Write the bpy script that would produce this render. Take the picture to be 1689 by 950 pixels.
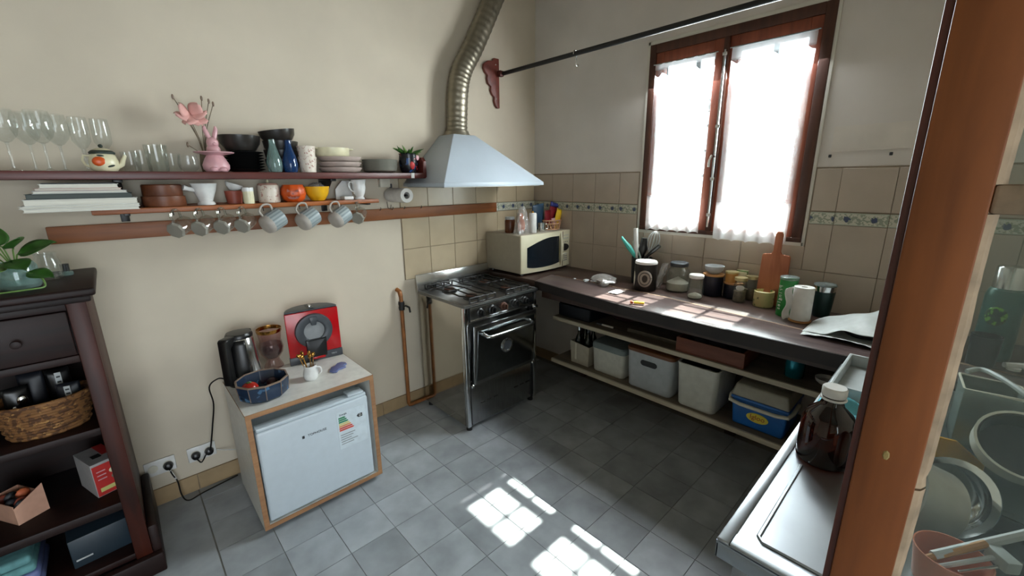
import bpy, bmesh, math, random
from math import sin, cos, pi, radians
from mathutils import Vector, Matrix
random.seed(7)
for o in list(bpy.data.objects): bpy.data.objects.remove(o, do_unlink=True)
S = bpy.context.scene
COL = S.collection

# ------------------------------------------------------------------ camera
F_PX, PITCH, YAW, ROLL = 695.88, 0.248945, 0.753242, -0.0093013
CAM_H = 1.5
fw = Vector((sin(YAW)*cos(PITCH), cos(YAW)*cos(PITCH), -sin(PITCH)))
rt = Vector((cos(YAW), -sin(YAW), 0)); up = rt.cross(fw)
r2 = rt*cos(ROLL)+up*sin(ROLL); u2 = -rt*sin(ROLL)+up*cos(ROLL)
cd = bpy.data.cameras.new('camera'); cam = bpy.data.objects.new('camera', cd); COL.objects.link(cam)
m = Matrix(((r2.x, u2.x, -fw.x, 0), (r2.y, u2.y, -fw.y, 0), (r2.z, u2.z, -fw.z, CAM_H), (0, 0, 0, 1)))
cam.matrix_world = m
cd.sensor_width = 36; cd.sensor_fit = 'HORIZONTAL'; cd.lens = F_PX/1689*36; cd.clip_start = 0.02
S.camera = cam
try: S.cycles.transparent_max_bounces = 32
except Exception: pass
# ------------------------------------------------------------------ world, sun, daylight, exposure
w = bpy.data.worlds.new('sky'); S.world = w; w.use_nodes = True
bg = w.node_tree.nodes['Background']; bg.inputs[0].default_value = (0.80, 0.91, 1.0, 1); bg.inputs[1].default_value = 5.0
def light(name, kind, loc, direction, energy, color=(1, 1, 1), sx=1, sy=1, angle=None):
    l = bpy.data.lights.new(name, kind); l.energy = energy; l.color = color
    if kind == 'AREA': l.shape = 'RECTANGLE'; l.size = sx; l.size_y = sy
    if angle: l.angle = angle
    o = bpy.data.objects.new(name, l); COL.objects.link(o); o.location = loc
    o.rotation_euler = Vector(direction).to_track_quat('-Z', 'Y').to_euler()
    return o
light('sun', 'SUN', (6, 1, 5), (-1, 0, -1.35), 46, (1.0, 0.96, 0.90), angle=radians(0.7))
light('kitchen_window_daylight', 'AREA', (2.665, 1.01, 1.73), (-1, 0, -0.45), 92, (0.90, 0.96, 1.0), 0.9, 1.05)
light('rear_fill_daylight', 'AREA', (-0.55, -2.56, 1.15), (0.1, 1, -0.28), 32, (0.92, 0.97, 1.0), 1.85, 1.95)  # added soft fill from behind the camera, at the assumed rear opening
vs = S.view_settings
vs.view_transform = 'Standard'; vs.look = 'None'; vs.gamma = 1; vs.exposure = 0.27; vs.use_curve_mapping = False

# ------------------------------------------------------------------ materials
def L(h):
    h = h.lstrip('#'); c = [int(h[i:i+2], 16)/255 for i in (0, 2, 4)]
    return tuple((x/12.92 if x <= .04045 else ((x+.055)/1.055)**2.4) for x in c)+(1,)
MATS = {}
def newmat(name):
    mt = bpy.data.materials.new(name); mt.use_nodes = True; MATS[name] = mt
    nt = mt.node_tree; return mt, nt, nt.nodes, nt.links, nt.nodes['Principled BSDF']
def plain(name, c, rough=.5, metal=0, var=.06, scale=30, bump=0, coat=0, rnd=0, spec=.5, stretch=(1, 1, 1)):
    mt, nt, N, K, b = newmat(name)
    tc = N.new('ShaderNodeTexCoord'); mp = N.new('ShaderNodeMapping'); mp.inputs['Scale'].default_value = stretch
    K.new(tc.outputs['Object'], mp.inputs[0])
    nz = N.new('ShaderNodeTexNoise'); nz.inputs['Scale'].default_value = scale; nz.inputs['Detail'].default_value = 4
    K.new(mp.outputs[0], nz.inputs['Vector'])
    mr = N.new('ShaderNodeMapRange'); mr.inputs[1].default_value = .3; mr.inputs[2].default_value = .7
    mr.inputs[3].default_value = 1-var*1.5; mr.inputs[4].default_value = 1+var
    K.new(nz.outputs['Fac'], mr.inputs[0])
    mx = N.new('ShaderNodeMix'); mx.data_type = 'RGBA'; mx.blend_type = 'MULTIPLY'; mx.inputs[0].default_value = 1
    mx.inputs[6].default_value = L(c); K.new(mr.outputs[0], mx.inputs[7])
    out = mx.outputs[2]
    if rnd:
        oi = N.new('ShaderNodeObjectInfo'); m2 = N.new('ShaderNodeMapRange'); m2.inputs[3].default_value = 1-rnd; m2.inputs[4].default_value = 1+rnd*.6
        K.new(oi.outputs['Random'], m2.inputs[0])
        mx2 = N.new('ShaderNodeMix'); mx2.data_type = 'RGBA'; mx2.blend_type = 'MULTIPLY'; mx2.inputs[0].default_value = 1
        K.new(out, mx2.inputs[6]); K.new(m2.outputs[0], mx2.inputs[7]); out = mx2.outputs[2]
        # each copy samples another patch of the pattern
        ad = N.new('ShaderNodeVectorMath'); ad.operation = 'ADD'; K.new(tc.outputs['Object'], ad.inputs[0])
        cm = N.new('ShaderNodeMath'); cm.operation = 'MULTIPLY'; cm.inputs[1].default_value = 40; K.new(oi.outputs['Random'], cm.inputs[0])
        K.new(cm.outputs[0], ad.inputs[1]); K.new(ad.outputs[0], mp.inputs[0])
    K.new(out, b.inputs['Base Color'])
    b.inputs['Roughness'].default_value = rough; b.inputs['Metallic'].default_value = metal
    b.inputs['Specular IOR Level'].default_value = spec; b.inputs['Coat Weight'].default_value = coat
    if bump:
        bp = N.new('ShaderNodeBump'); bp.inputs['Strength'].default_value = bump; bp.inputs['Distance'].default_value = .004
        K.new(nz.outputs['Fac'], bp.inputs['Height']); K.new(bp.outputs[0], b.inputs['Normal'])
    return mt
def wood(name, c1, c2, axis=0, scale=9, rough=.45, bump=.15, coat=0, spec=.5):
    mt, nt, N, K, b = newmat(name)
    tc = N.new('ShaderNodeTexCoord'); mp = N.new('ShaderNodeMapping')
    sc = [6, 6, 6]; sc[axis] = .55; mp.inputs['Scale'].default_value = sc
    K.new(tc.outputs['Object'], mp.inputs[0])
    nz = N.new('ShaderNodeTexNoise'); nz.inputs['Scale'].default_value = scale; nz.inputs['Detail'].default_value = 6; nz.inputs['Distortion'].default_value = .6
    K.new(mp.outputs[0], nz.inputs['Vector'])
    n2 = N.new('ShaderNodeTexNoise'); n2.inputs['Scale'].default_value = 3.5; n2.inputs['Detail'].default_value = 3; K.new(tc.outputs['Object'], n2.inputs['Vector'])
    ad = N.new('ShaderNodeMath'); ad.operation = 'MULTIPLY_ADD'; ad.inputs[1].default_value = .45; K.new(n2.outputs['Fac'], ad.inputs[0]); 
    m7 = N.new('ShaderNodeMath'); m7.operation = 'MULTIPLY'; m7.inputs[1].default_value = .6; K.new(nz.outputs['Fac'], m7.inputs[0]); K.new(m7.outputs[0], ad.inputs[2])
    cr = N.new('ShaderNodeValToRGB'); cr.color_ramp.elements[0].position = .34; cr.color_ramp.elements[1].position = .68
    cr.color_ramp.elements[0].color = L(c1); cr.color_ramp.elements[1].color = L(c2)
    K.new(ad.outputs[0], cr.inputs[0]); K.new(cr.outputs[0], b.inputs['Base Color'])
    b.inputs['Roughness'].default_value = rough; b.inputs['Coat Weight'].default_value = coat; b.inputs['Specular IOR Level'].default_value = spec
    if bump:
        bp = N.new('ShaderNodeBump'); bp.inputs['Strength'].default_value = bump; bp.inputs['Distance'].default_value = .003
        K.new(nz.outputs['Fac'], bp.inputs['Height']); K.new(bp.outputs[0], b.inputs['Normal'])
    return mt
def glass(name, tint='#ffffff', refl=.06, edge=.5, rough=.03, body=0.0, body_c='#ffffff'):
    """thin clear glass: see-through with a Fresnel reflection, optionally a little milky"""
    mt, nt, N, K, b = newmat(name); N.remove(b); out = N['Material Output']
    tr = N.new('ShaderNodeBsdfTransparent'); tr.inputs[0].default_value = L(tint)
    gl = N.new('ShaderNodeBsdfGlossy'); gl.inputs['Roughness'].default_value = rough
    lw = N.new('ShaderNodeLayerWeight'); lw.inputs['Blend'].default_value = .35
    mr = N.new('ShaderNodeMapRange'); mr.inputs[3].default_value = refl; mr.inputs[4].default_value = edge
    K.new(lw.outputs['Facing'], mr.inputs[0])
    mx = N.new('ShaderNodeMixShader'); K.new(mr.outputs[0], mx.inputs[0]); K.new(tr.outputs[0], mx.inputs[1]); K.new(gl.outputs[0], mx.inputs[2])
    last = mx
    if body:
        df = N.new('ShaderNodeBsdfDiffuse'); df.inputs[0].default_value = L(body_c)
        m2 = N.new('ShaderNodeMixShader'); m2.inputs[0].default_value = body; K.new(mx.outputs[0], m2.inputs[1]); K.new(df.outputs[0], m2.inputs[2]); last = m2
    K.new(last.outputs[0], out.inputs[0]); return mt
def ringed(name, c1, c2, n, rough=.4):
    """colour stripes running up a round body"""
    mt, nt, N, K, b = newmat(name)
    tc = N.new('ShaderNodeTexCoord'); sp = N.new('ShaderNodeSeparateXYZ'); K.new(tc.outputs['Object'], sp.inputs[0])
    at = N.new('ShaderNodeMath'); at.operation = 'ARCTAN2'; K.new(sp.outputs[1], at.inputs[0]); K.new(sp.outputs[0], at.inputs[1])
    mu = N.new('ShaderNodeMath'); mu.operation = 'MULTIPLY'; mu.inputs[1].default_value = n; K.new(at.outputs[0], mu.inputs[0])
    si = N.new('ShaderNodeMath'); si.operation = 'SINE'; K.new(mu.outputs[0], si.inputs[0])
    cr = N.new('ShaderNodeValToRGB'); cr.color_ramp.elements[0].color = L(c1); cr.color_ramp.elements[1].color = L(c2)
    cr.color_ramp.elements[0].position = .3; cr.color_ramp.elements[1].position = .6
    mr = N.new('ShaderNodeMapRange'); mr.inputs[1].default_value = -1; K.new(si.outputs[0], mr.inputs[0]); K.new(mr.outputs[0], cr.inputs[0])
    K.new(cr.outputs[0], b.inputs['Base Color']); b.inputs['Roughness'].default_value = rough; return mt
def blotch(name, base, spots, scale=30, rough=.4, thr=.55, w_=.06):
    """base colour with a few blotches of other colours"""
    mt, nt, N, K, b = newmat(name); tc = N.new('ShaderNodeTexCoord'); cur = None
    rgb = N.new('ShaderNodeRGB'); rgb.outputs[0].default_value = L(base); cur = rgb.outputs[0]
    for i, (c, t) in enumerate(spots):
        mp = N.new('ShaderNodeMapping'); mp.inputs['Location'].default_value = (i*3.7+1, i*1.3, i*2.2); K.new(tc.outputs['Object'], mp.inputs[0])
        nz = N.new('ShaderNodeTexNoise'); nz.inputs['Scale'].default_value = scale; nz.inputs['Detail'].default_value = 2; K.new(mp.outputs[0], nz.inputs['Vector'])
        mr = N.new('ShaderNodeMapRange'); mr.inputs[1].default_value = t; mr.inputs[2].default_value = t+w_; K.new(nz.outputs['Fac'], mr.inputs[0])
        mx = N.new('ShaderNodeMix'); mx.data_type = 'RGBA'; K.new(mr.outputs[0], mx.inputs[0]); K.new(cur, mx.inputs[6]); mx.inputs[7].default_value = L(c); cur = mx.outputs[2]
    K.new(cur, b.inputs['Base Color']); b.inputs['Roughness'].default_value = rough; return mt
def border_mat(name, ax):
    """cream listello with a blue flower every ten centimetres and green leaves between"""
    mt, nt, N, K, b = newmat(name); tc = N.new('ShaderNodeTexCoord'); sp = N.new('ShaderNodeSeparateXYZ'); K.new(tc.outputs['Object'], sp.inputs[0])
    def M(op, a, bb=None):
        n = N.new('ShaderNodeMath'); n.operation = op
        for i, x in enumerate((a, bb)):
            if x is None: continue
            if isinstance(x, (int, float)): n.inputs[i].default_value = x
            else: K.new(x, n.inputs[i])
        return n.outputs[0]
    u = M('SUBTRACT', M('FRACT', M('ADD', M('DIVIDE', sp.outputs[ax], .1), 10.0)), .5); u = M('MULTIPLY', u, .1)
    v = sp.outputs[2]
    nz = N.new('ShaderNodeTexNoise'); nz.inputs['Scale'].default_value = 90; nz.inputs['Detail'].default_value = 2; K.new(tc.outputs['Object'], nz.inputs['Vector'])
    d = M('SQRT', M('ADD', M('MULTIPLY', u, u), M('MULTIPLY', v, v)))
    d2 = M('ADD', d, M('MULTIPLY', M('SUBTRACT', nz.outputs['Fac'], .5), .03))
    fl = M('LESS_THAN', d2, .0125)
    leaf = M('GREATER_THAN', M('SUBTRACT', nz.outputs['Fac'], M('MULTIPLY', M('ABSOLUTE', v), 5.0)), .45)
    edge = M('GREATER_THAN', M('ABSOLUTE', v), .0245)
    def mix(f, a, c):
        mx = N.new('ShaderNodeMix'); mx.data_type = 'RGBA'; K.new(f, mx.inputs[0])
        if isinstance(a, str): mx.inputs[6].default_value = L(a)
        else: K.new(a, mx.inputs[6])
        mx.inputs[7].default_value = L(c); return mx.outputs[2]
    c = mix(leaf, '#c4c2b2', '#8f9684'); c = mix(fl, c, '#3d4a66'); c = mix(edge, c, '#a9b0a0')
    K.new(c, b.inputs['Base Color']); b.inputs['Roughness'].default_value = .3; return mt
def curtain_mat():
    mt, nt, N, K, b = newmat('sheer_lace'); N.remove(b); out = N['Material Output']
    tc = N.new('ShaderNodeTexCoord'); sp = N.new('ShaderNodeSeparateXYZ'); K.new(tc.outputs['Object'], sp.inputs[0])
    tr = N.new('ShaderNodeBsdfTransparent'); tl = N.new('ShaderNodeBsdfTranslucent'); df = N.new('ShaderNodeBsdfDiffuse')
    for n in (tl, df): n.inputs[0].default_value = (.93, .94, .95, 1)
    mx = N.new('ShaderNodeMixShader'); mx.inputs[0].default_value = .45; K.new(tl.outputs[0], mx.inputs[1]); K.new(df.outputs[0], mx.inputs[2])
    # density of the weave: lace heading at the top, embroidered hem at the bottom
    nz = N.new('ShaderNodeTexVoronoi'); nz.inputs['Scale'].default_value = 34; K.new(tc.outputs['Object'], nz.inputs['Vector'])
    cr = N.new('ShaderNodeValToRGB'); e = cr.color_ramp.elements
    e[0].position = 0; e[0].color = (.80,)*3+(1,); e[1].position = 1; e[1].color = (.78,)*3+(1,)
    for p_, v_ in ((.045, .85), (.06, .62), (.19, .60), (.22, .17), (.935, .17), (.95, .72)):
        q = e.new(p_); q.color = (v_,)*3+(1,)
    K.new(sp.outputs[2], cr.inputs[0])
    m2 = N.new('ShaderNodeMixShader'); K.new(cr.outputs[0], m2.inputs[0]); K.new(tr.outputs[0], m2.inputs[1]); K.new(mx.outputs[0], m2.inputs[2])
    K.new(m2.outputs[0], out.inputs[0]); return mt

plaster = plain('cream_plaster', '#c7bca9', .85, var=.05, scale=3, bump=.06)
plaster_b = plain('taupe_plaster', '#d6cfc8', .85, var=.05, scale=3, bump=.06)
white_paint = plain('white_paint', '#d8d4ca', .7, var=.04, scale=8)
ceil_m = plain('ceiling_paint', '#8f8779', .9)
floor_m = plain('cement_tile', '#a0a6ab', .42, var=.16, scale=7, rnd=.16, bump=.03, spec=.4)
grout_m = plain('grout', '#82837f', .9)
tile_a = plain('beige_wall_tile', '#b5a58a', .25, var=.05, scale=6, rnd=.05)
tile_b = plain('taupe_wall_tile', '#b3a596', .3, var=.05, scale=6, rnd=.04)
tgrout = plain('tile_grout', '#8d7f6d', .9)
skirt_m = plain('skirting_tile', '#a08866', .4, var=.12, scale=9, rnd=.1)
border_x = border_mat('flower_border_x', 0); border_y = border_mat('flower_border_y', 1)
darkred = wood('red_brown_shelf', '#3c1612', '#5e2820', 0, 6, .4)
orange_w = wood('orange_pine', '#7a3f14', '#a2591f', 0, 7, .45)
rail_w = wood('rail_wood', '#6d3a16', '#8f5428', 0, 6, .5)
cab_w = wood('dark_cabinet', '#0e0504', '#200b07', 0, 6, .5, spec=.3)  # darker than the uprights: interior shade is put into the wood colour
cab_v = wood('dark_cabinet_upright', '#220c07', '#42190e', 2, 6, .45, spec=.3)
worktop_m = wood('worn_dark_plank', '#251814', '#47332b', 1, 7, .38, .25)
worktop_edge = wood('pale_split', '#6f5746', '#9a8068', 1, 7, .6)
post_m = wood('varnished_post', '#5a2f12', '#824a22', 2, 5, .42, .1, spec=.35)
post_dark = wood('post_rebate', '#3a1710', '#55261a', 2, 5, .5)
win_dark = wood('window_frame_dark', '#33190f', '#563020', 2, 5, .5)
win_red = wood('window_sash', '#6a3120', '#8f4a30', 2, 5, .5)
putty_m = plain('old_putty', '#8c7860', .9, var=.18, scale=35, bump=.5)
steel = plain('stainless', '#c6c8c8', .2, 1, var=.06, scale=6, stretch=(1, 12, 1))
steel_b = plain('brushed_steel', '#a3a4a4', .22, 1, var=.08, scale=8, stretch=(14, 1, 1))
sink_m = plain('sink_steel', '#a3a8ab', .34, .92, var=.08, scale=6)
chrome = plain('chrome', '#d5d8da', .1, 1)
alum = plain('aluminium', '#b7b5b0', .45, .85, var=.1, scale=20)
black = plain('black_plastic', '#0d0d0e', .35)
iron = plain('black_iron', '#141313', .55, var=.2)
oven_facing = plain('oven_door_steel', '#7f8384', .16, 1)
rust = plain('burner_rust', '#4f3023', .6, .3, var=.3)
copper = plain('painted_gas_pipe', '#8f5a2c', .45, .2, var=.25, scale=14)
whitemel = plain('white_melamine', '#dcdbd5', .35)
edgeply = wood('ply_edge', '#7e583a', '#a07650', 0, 9, .55)
fridge_m = plain('fridge_white', '#b8c2c9', .3, var=.02)
white = plain('white_ceramic', '#d9d9d6', .25)
offwhite = plain('off_white', '#cfcbbb', .45)
cream = plain('cream_enamel', '#d6cfae', .3)
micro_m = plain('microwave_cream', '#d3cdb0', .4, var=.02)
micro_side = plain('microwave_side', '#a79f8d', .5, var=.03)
hood_m = plain('hood_white', '#b0bac3', .35, var=.03, scale=5)
red = plain('red_gloss', '#a90d14', .25)
dgrey = plain('dark_grey', '#3c4045', .4)
mgrey = plain('mid_grey', '#85888a', .45)
lgrey = plain('light_grey', '#b3b7b8', .45)
pinkc = plain('pink_ceramic', '#cf9fa4', .3)
pinkflower = plain('flower_petal', '#d8a49c', .7)
darkcer = plain('dark_stoneware', '#2b2724', .3, var=.2)
blackcer = plain('black_stoneware', '#141414', .2)
platepink = plain('dusty_plate', '#b8a79e', .35)
plategrey = plain('grey_stoneware', '#77766c', .3)
speck = blotch('speckled_ceramic', '#d2c7b8', [('#a87f72', .60)], 90, .4)
mugpink = plain('rose_beige', '#b48a7c', .5, var=.12, scale=40)
terracotta = plain('terracotta', '#8c4332', .5)
orange = plain('pumpkin_orange', '#c8511a', .35, var=.1)
yellow = plain('yellow_glaze', '#d9a51c', .25)
bluegl = blotch('blue_glaze', '#1f2f45', [('#3f6384', .58)], 25, .25)
rimbrown = plain('glaze_rim', '#7d6a5a', .3)
gold = plain('gold', '#b98a45', .25, 1)
wicker = blotch('wicker', '#7d5630', [('#4e3019', .5), ('#a37a48', .62)], 60, .7)
green = plain('leaf_green', '#2f5a1e', .4, var=.25)
green2 = plain('leaf_pale', '#5d7f3a', .45, var=.2)
cardpeach = plain('peach_carton', '#c79a84', .6)
cardred = plain('red_carton', '#b62a26', .5)
cardgrey = plain('carton_grey', '#9c9a9a', .6)
paper = plain('paper_white', '#d6d6d0', .8)
pages = plain('page_edges', '#cfcdc2', .85, var=.1, scale=120, stretch=(.05, .05, 4))
dkgreen = plain('book_green', '#1d2b24', .5)
teal = plain('teal_metal', '#0b6f7c', .25, .5)
tealcloth = plain('teal_cloth', '#5d8f92', .8, var=.2)
cyanp = plain('cyan_cloth', '#63b3c4', .75, var=.1)
navy = plain('navy_box', '#10131c', .5)
tumb_m = plain('tumbler_green', '#16302f', .35, .2)
can_m = plain('canister_black', '#1a1513', .3, .2)
pgreen = plain('tube_green', '#1c7a34', .3)
cup_cream = blotch('painted_candle', '#c9bb86', [('#5d7a3c', .6), ('#4a3a28', .66)], 40, .4)
cork = plain('cork_lid', '#b5814f', .7, var=.15)
goldlid = plain('gold_lid', '#c7b98a', .3, .6)
spice_m = plain('spice', '#6a5c48', .8, var=.3, scale=60)
honey = plain('honey', '#c08a45', .4)
powder = plain('powder', '#c9c5b8', .9)
tissue = plain('tissue', '#d3d1cc', .95, var=.05, bump=.3)
boxwood = wood('tray_wood', '#5a2c1c', '#7c4632', 1, 6, .55)
board_w = wood('cutting_board', '#9a5638', '#b8735044'[:7], 2, 6, .55)
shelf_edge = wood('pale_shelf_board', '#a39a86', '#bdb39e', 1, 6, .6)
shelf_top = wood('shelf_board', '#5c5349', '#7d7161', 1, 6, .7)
cooler_blue = plain('cooler_blue', '#1d5fa8', .4)
cooler_lid = plain('cooler_lid', '#9a978a', .5)
yellow_flat = plain('sticker_yellow', '#d8c437', .5)
red_flat = plain('sticker_red', '#a3341f', .5)
binw = plain('bin_white', '#c6c6bd', .5)
bingrey = plain('bin_grey', '#aeb4b8', .5)
blid = plain('bin_lid_grey', '#727e80', .5)
brownlid = wood('bin_lid_brown', '#5b3620', '#7a4b2c', 1, 6, .5)
canvas = plain('canvas', '#aaa393', .9, bump=.2)
bottle_g = plain('green_bottle', '#121a12', .1)
foil = plain('foil_duct', '#8f8878', .40, .85, var=.12, scale=12)
pale_blue = plain('slate_blue', '#5f6a96', .5)
lightgrey_pl = plain('tray_plastic', '#a9b0b0', .45)
peachp = plain('peach_plastic', '#d07f62', .45)
yellow_p = plain('yellow_board', '#c9931f', .5)
nonstick = plain('nonstick', '#19191a', .4)
enamel = plain('enamel_white', '#dcdcd0', .3)
thermos_m = plain('thermos_green', '#2b5850', .3, .3)
ink = plain('ink', '#2a2c30', .6)
tag_green = plain('label_green', '#2f7d55', .6); tag_mid = plain('label_yellow', '#c3bf74', .6); tag_red = plain('label_red', '#c2402f', .6); tag_orange = plain('label_orange', '#cf8b4a', .6)
chips_blue = plain('packet_blue', '#232f7a', .3); chips_yel = plain('packet_yellow', '#e0b81e', .35); chips_red = plain('packet_red', '#7e1220', .35); steelblue = plain('packet_slate', '#274055', .3)
lightorange = plain('orange_fill', '#c4643c', .6)
basket_pk = plain('basket_plastic', '#c79b78', .5)
turq = plain('turquoise', '#4fc0b4', .4)
potpaint = blotch('painted_pot', '#14151c', [('#a8282a', .60), ('#2d4f86', .62), ('#c98f86', .68)], 26, .25)
stripes = ringed('ribbed_mug', '#7d888a', '#969fa0', 17)
ring_ink = plain('badge_grey', '#8d8379', .5)
G = glass('clear_glass', '#fbfdfd', .04, .28, body=.02, body_c='#c9cfcd')
G_mug = glass('mug_glass', '#eceee8', .09, .5, body=.10, body_c='#b5aea2')
G_blue = glass('blue_glass', '#5f8fc0', .06, .4, body=.35, body_c='#27528a')
G_green = glass('pale_green_glass', '#d3e4df', .06, .4, body=.25, body_c='#9fbcb6')
G_jar = glass('jar_glass', '#f3f6f4', .06, .35, body=.06, body_c='#a9b2ac')
G_pink = glass('pink_glass', '#f3e3e0', .05, .3, body=.08, body_c='#c79a96')
G_pane = glass('window_pane', '#f6fbf9', .04, .3)
G_dirty = glass('dirty_pane', '#f2f6f4', .03, .08, rough=.08, body=.06, body_c='#8fa09a')
G_bag = glass('thin_plastic', '#f2f2f2', .12, .5, rough=.25, body=.22, body_c='#cfcac5')
G_box = glass('frosted_box', '#c9d2cf', .08, .4, rough=.2, body=.35, body_c='#8f9b98')
G_base = glass('thick_glass', '#e8ebe6', .15, .6, body=.40, body_c='#b9b6ab')
lace = curtain_mat()
amber = glass('amber_glass', '#7d3a0e', .06, .40, rough=.02, body=.35, body_c='#150703')

# ------------------------------------------------------------------ mesh helpers
class MB:
    def __init__(s): s.v = []; s.f = []
    def add(s, vs_, fs): o = len(s.v); s.v += [Vector(x) for x in vs_]; s.f += [tuple(i+o for i in q) for q in fs]; return s
    def box(s, a, b_):
        x0, y0, z0 = a; x1, y1, z1 = b_
        return s.add([(x0, y0, z0), (x1, y0, z0), (x1, y1, z0), (x0, y1, z0), (x0, y0, z1), (x1, y0, z1), (x1, y1, z1), (x0, y1, z1)],
                     [(0, 3, 2, 1), (4, 5, 6, 7), (0, 1, 5, 4), (1, 2, 6, 5), (2, 3, 7, 6), (3, 0, 4, 7)])
    def cbox(s, c, d): return s.box([c[i]-d[i]/2 for i in range(3)], [c[i]+d[i]/2 for i in range(3)])
    def lathe(s, prof, seg=28, c=(0, 0, 0), rib=0, amp=0, ex=1, ey=1):
        vs_ = []; fs = []; rings = []
        for r, z in prof:
            if r <= 1e-6: rings.append([len(vs_)]); vs_.append((c[0], c[1], c[2]+z))
            else:
                st = len(vs_)
                for i in range(seg):
                    a = 2*pi*i/seg; rr = r*(1+amp*cos(rib*a)) if rib else r
                    vs_.append((c[0]+ex*rr*cos(a), c[1]+ey*rr*sin(a), c[2]+z))
                rings.append(list(range(st, st+seg)))
        for A, B in zip(rings, rings[1:]):
            if len(A) == 1 and len(B) == 1: continue
            for i in range(seg):
                j = (i+1) % seg
                if len(A) == 1: fs.append((A[0], B[j], B[i])) if False else fs.append((A[0], B[i], B[j])[::-1])
                elif len(B) == 1: fs.append((A[i], A[j], B[0]))
                else: fs.append((A[i], A[j], B[j], B[i]))
        return s.add(vs_, fs)
    def tube(s, pts, r, seg=8, closed=False):
        pts = [Vector(p) for p in pts]; n = len(pts); vs_ = []; fs = []; prev = None
        for i, p in enumerate(pts):
            if closed: t = pts[(i+1) % n]-pts[i-1]
            else: t = pts[min(i+1, n-1)]-pts[max(i-1, 0)]
            t = t.normalized() if t.length > 0 else Vector((0, 0, 1))
            if prev is None:
                a = Vector((0, 0, 1)) if abs(t.z) < .9 else Vector((1, 0, 0)); nx = t.cross(a).normalized()
            else: nx = (prev-t*prev.dot(t)).normalized()
            prev = nx; ny = t.cross(nx); rr = r[i] if isinstance(r, (list, tuple)) else r
            for k in range(seg): a = 2*pi*k/seg; vs_.append(p+(nx*cos(a)+ny*sin(a))*rr)
        for i in range(n if closed else n-1):
            for k in range(seg):
                k2 = (k+1) % seg; i2 = (i+1) % n
                fs.append((i*seg+k, i*seg+k2, i2*seg+k2, i2*seg+k))
        if not closed: fs += [tuple(range(seg))[::-1], tuple((n-1)*seg+k for k in range(seg))]
        return s.add(vs_, fs)
    def prism(s, poly, a0, a1, axis=2):
        n = len(poly)
        def P(u, v, t): return ((u, v, t), (t, u, v), (u, t, v))[{2: 0, 0: 1, 1: 2}[axis]]
        vs_ = [P(u, v, a0) for u, v in poly]+[P(u, v, a1) for u, v in poly]
        fs = [tuple(range(n))[::-1], tuple(range(n, 2*n))]+[(i, (i+1) % n, (i+1) % n+n, i+n) for i in range(n)]
        return s.add(vs_, fs)
    def grid(s, fn, nu, nv):
        vs_ = [fn(i/nu, j/nv) for i in range(nu+1) for j in range(nv+1)]
        fs = [(i*(nv+1)+j, (i+1)*(nv+1)+j, (i+1)*(nv+1)+j+1, i*(nv+1)+j+1) for i in range(nu) for j in range(nv)]
        return s.add(vs_, fs)
    def ball(s, c, rx, ry=None, rz=None, seg=14, n=8):
        ry = ry or rx; rz = rz or rx
        p = [(sin(pi*i/n), -cos(pi*i/n)) for i in range(n+1)]; p[0] = (0, -1); p[-1] = (0, 1)
        k = len(s.v); s.lathe(p, seg)
        for v in s.v[k:]: v.x = v.x*rx+c[0]; v.y = v.y*ry+c[1]; v.z = v.z*rz+c[2]
        return s
    def xf(s, M, k=0):
        for i in range(k, len(s.v)): s.v[i] = M @ s.v[i]
        return s
    def build(s, name, mat_, parent=None, smooth=False, bevel=0, seg=2, thick=0, loc=None):
        me = bpy.data.meshes.new(name); bm = bmesh.new()
        vv = [bm.verts.new(v) for v in s.v]
        for q in s.f:
            try: bm.faces.new([vv[i] for i in q])
            except ValueError: pass
        bm.normal_update(); bmesh.ops.recalc_face_normals(bm, faces=bm.faces[:])
        if bevel:
            es = [e for e in bm.edges if len(e.link_faces) == 2 and e.calc_face_angle(0) > radians(35)]
            bmesh.ops.bevel(bm, geom=es, offset=bevel, segments=seg, affect='EDGES', profile=.5, clamp_overlap=True)
        bm.to_mesh(me); bm.free(); me.materials.append(mat_)
        if smooth or bevel: me.shade_smooth(); me.set_sharp_from_angle(angle=radians(42))
        o = bpy.data.objects.new(name, me); COL.objects.link(o)
        if parent: o.parent = parent
        if loc: o.location = loc
        if thick:
            md = o.modifiers.new('thickness', 'SOLIDIFY'); md.thickness = thick; md.offset = 0
        return o
def thing(name, label, cat, loc=(0, 0, 0), rz=0, group=None, rot=None):
    o = bpy.data.objects.new(name, None); COL.objects.link(o); o.empty_display_size = .05
    o.location = loc; o.rotation_euler = rot or (0, 0, rz); return tag(o, label, cat, group)
def tag(o, label, cat, group=None):
    o['label'] = label; o['category'] = cat
    if group: o['group'] = group
    return o
def struct(o, label=None, cat=None):
    o['kind'] = 'structure'
    if label: o['label'] = label; o['category'] = cat or 'wall'
    return o
def sroot(name, label, cat, loc=(0, 0, 0)):
    o = bpy.data.objects.new(name, None); COL.objects.link(o); o.location = loc; return struct(o, label, cat)
def text(body, size, mat_, parent, loc, rot, name='lettering', ext=.0006, align='CENTER'):
    cu = bpy.data.curves.new(name, 'FONT'); cu.body = body; cu.size = size; cu.extrude = ext; cu.align_x = align; cu.align_y = 'CENTER'
    t = bpy.data.objects.new(name, cu); COL.objects.link(t)
    me = bpy.data.meshes.new_from_object(t.evaluated_get(bpy.context.evaluated_depsgraph_get()))
    bpy.data.objects.remove(t, do_unlink=True); me.materials.clear(); me.materials.append(mat_)
    o = bpy.data.objects.new(name, me); COL.objects.link(o); o.parent = parent; o.location = loc; o.rotation_euler = rot; return o
def copy_part(o, name, parent, loc, rot=None):
    c = bpy.data.objects.new(name, o.data); COL.objects.link(c); c.parent = parent; c.location = loc
    if rot: c.rotation_euler = rot
    return c
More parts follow.
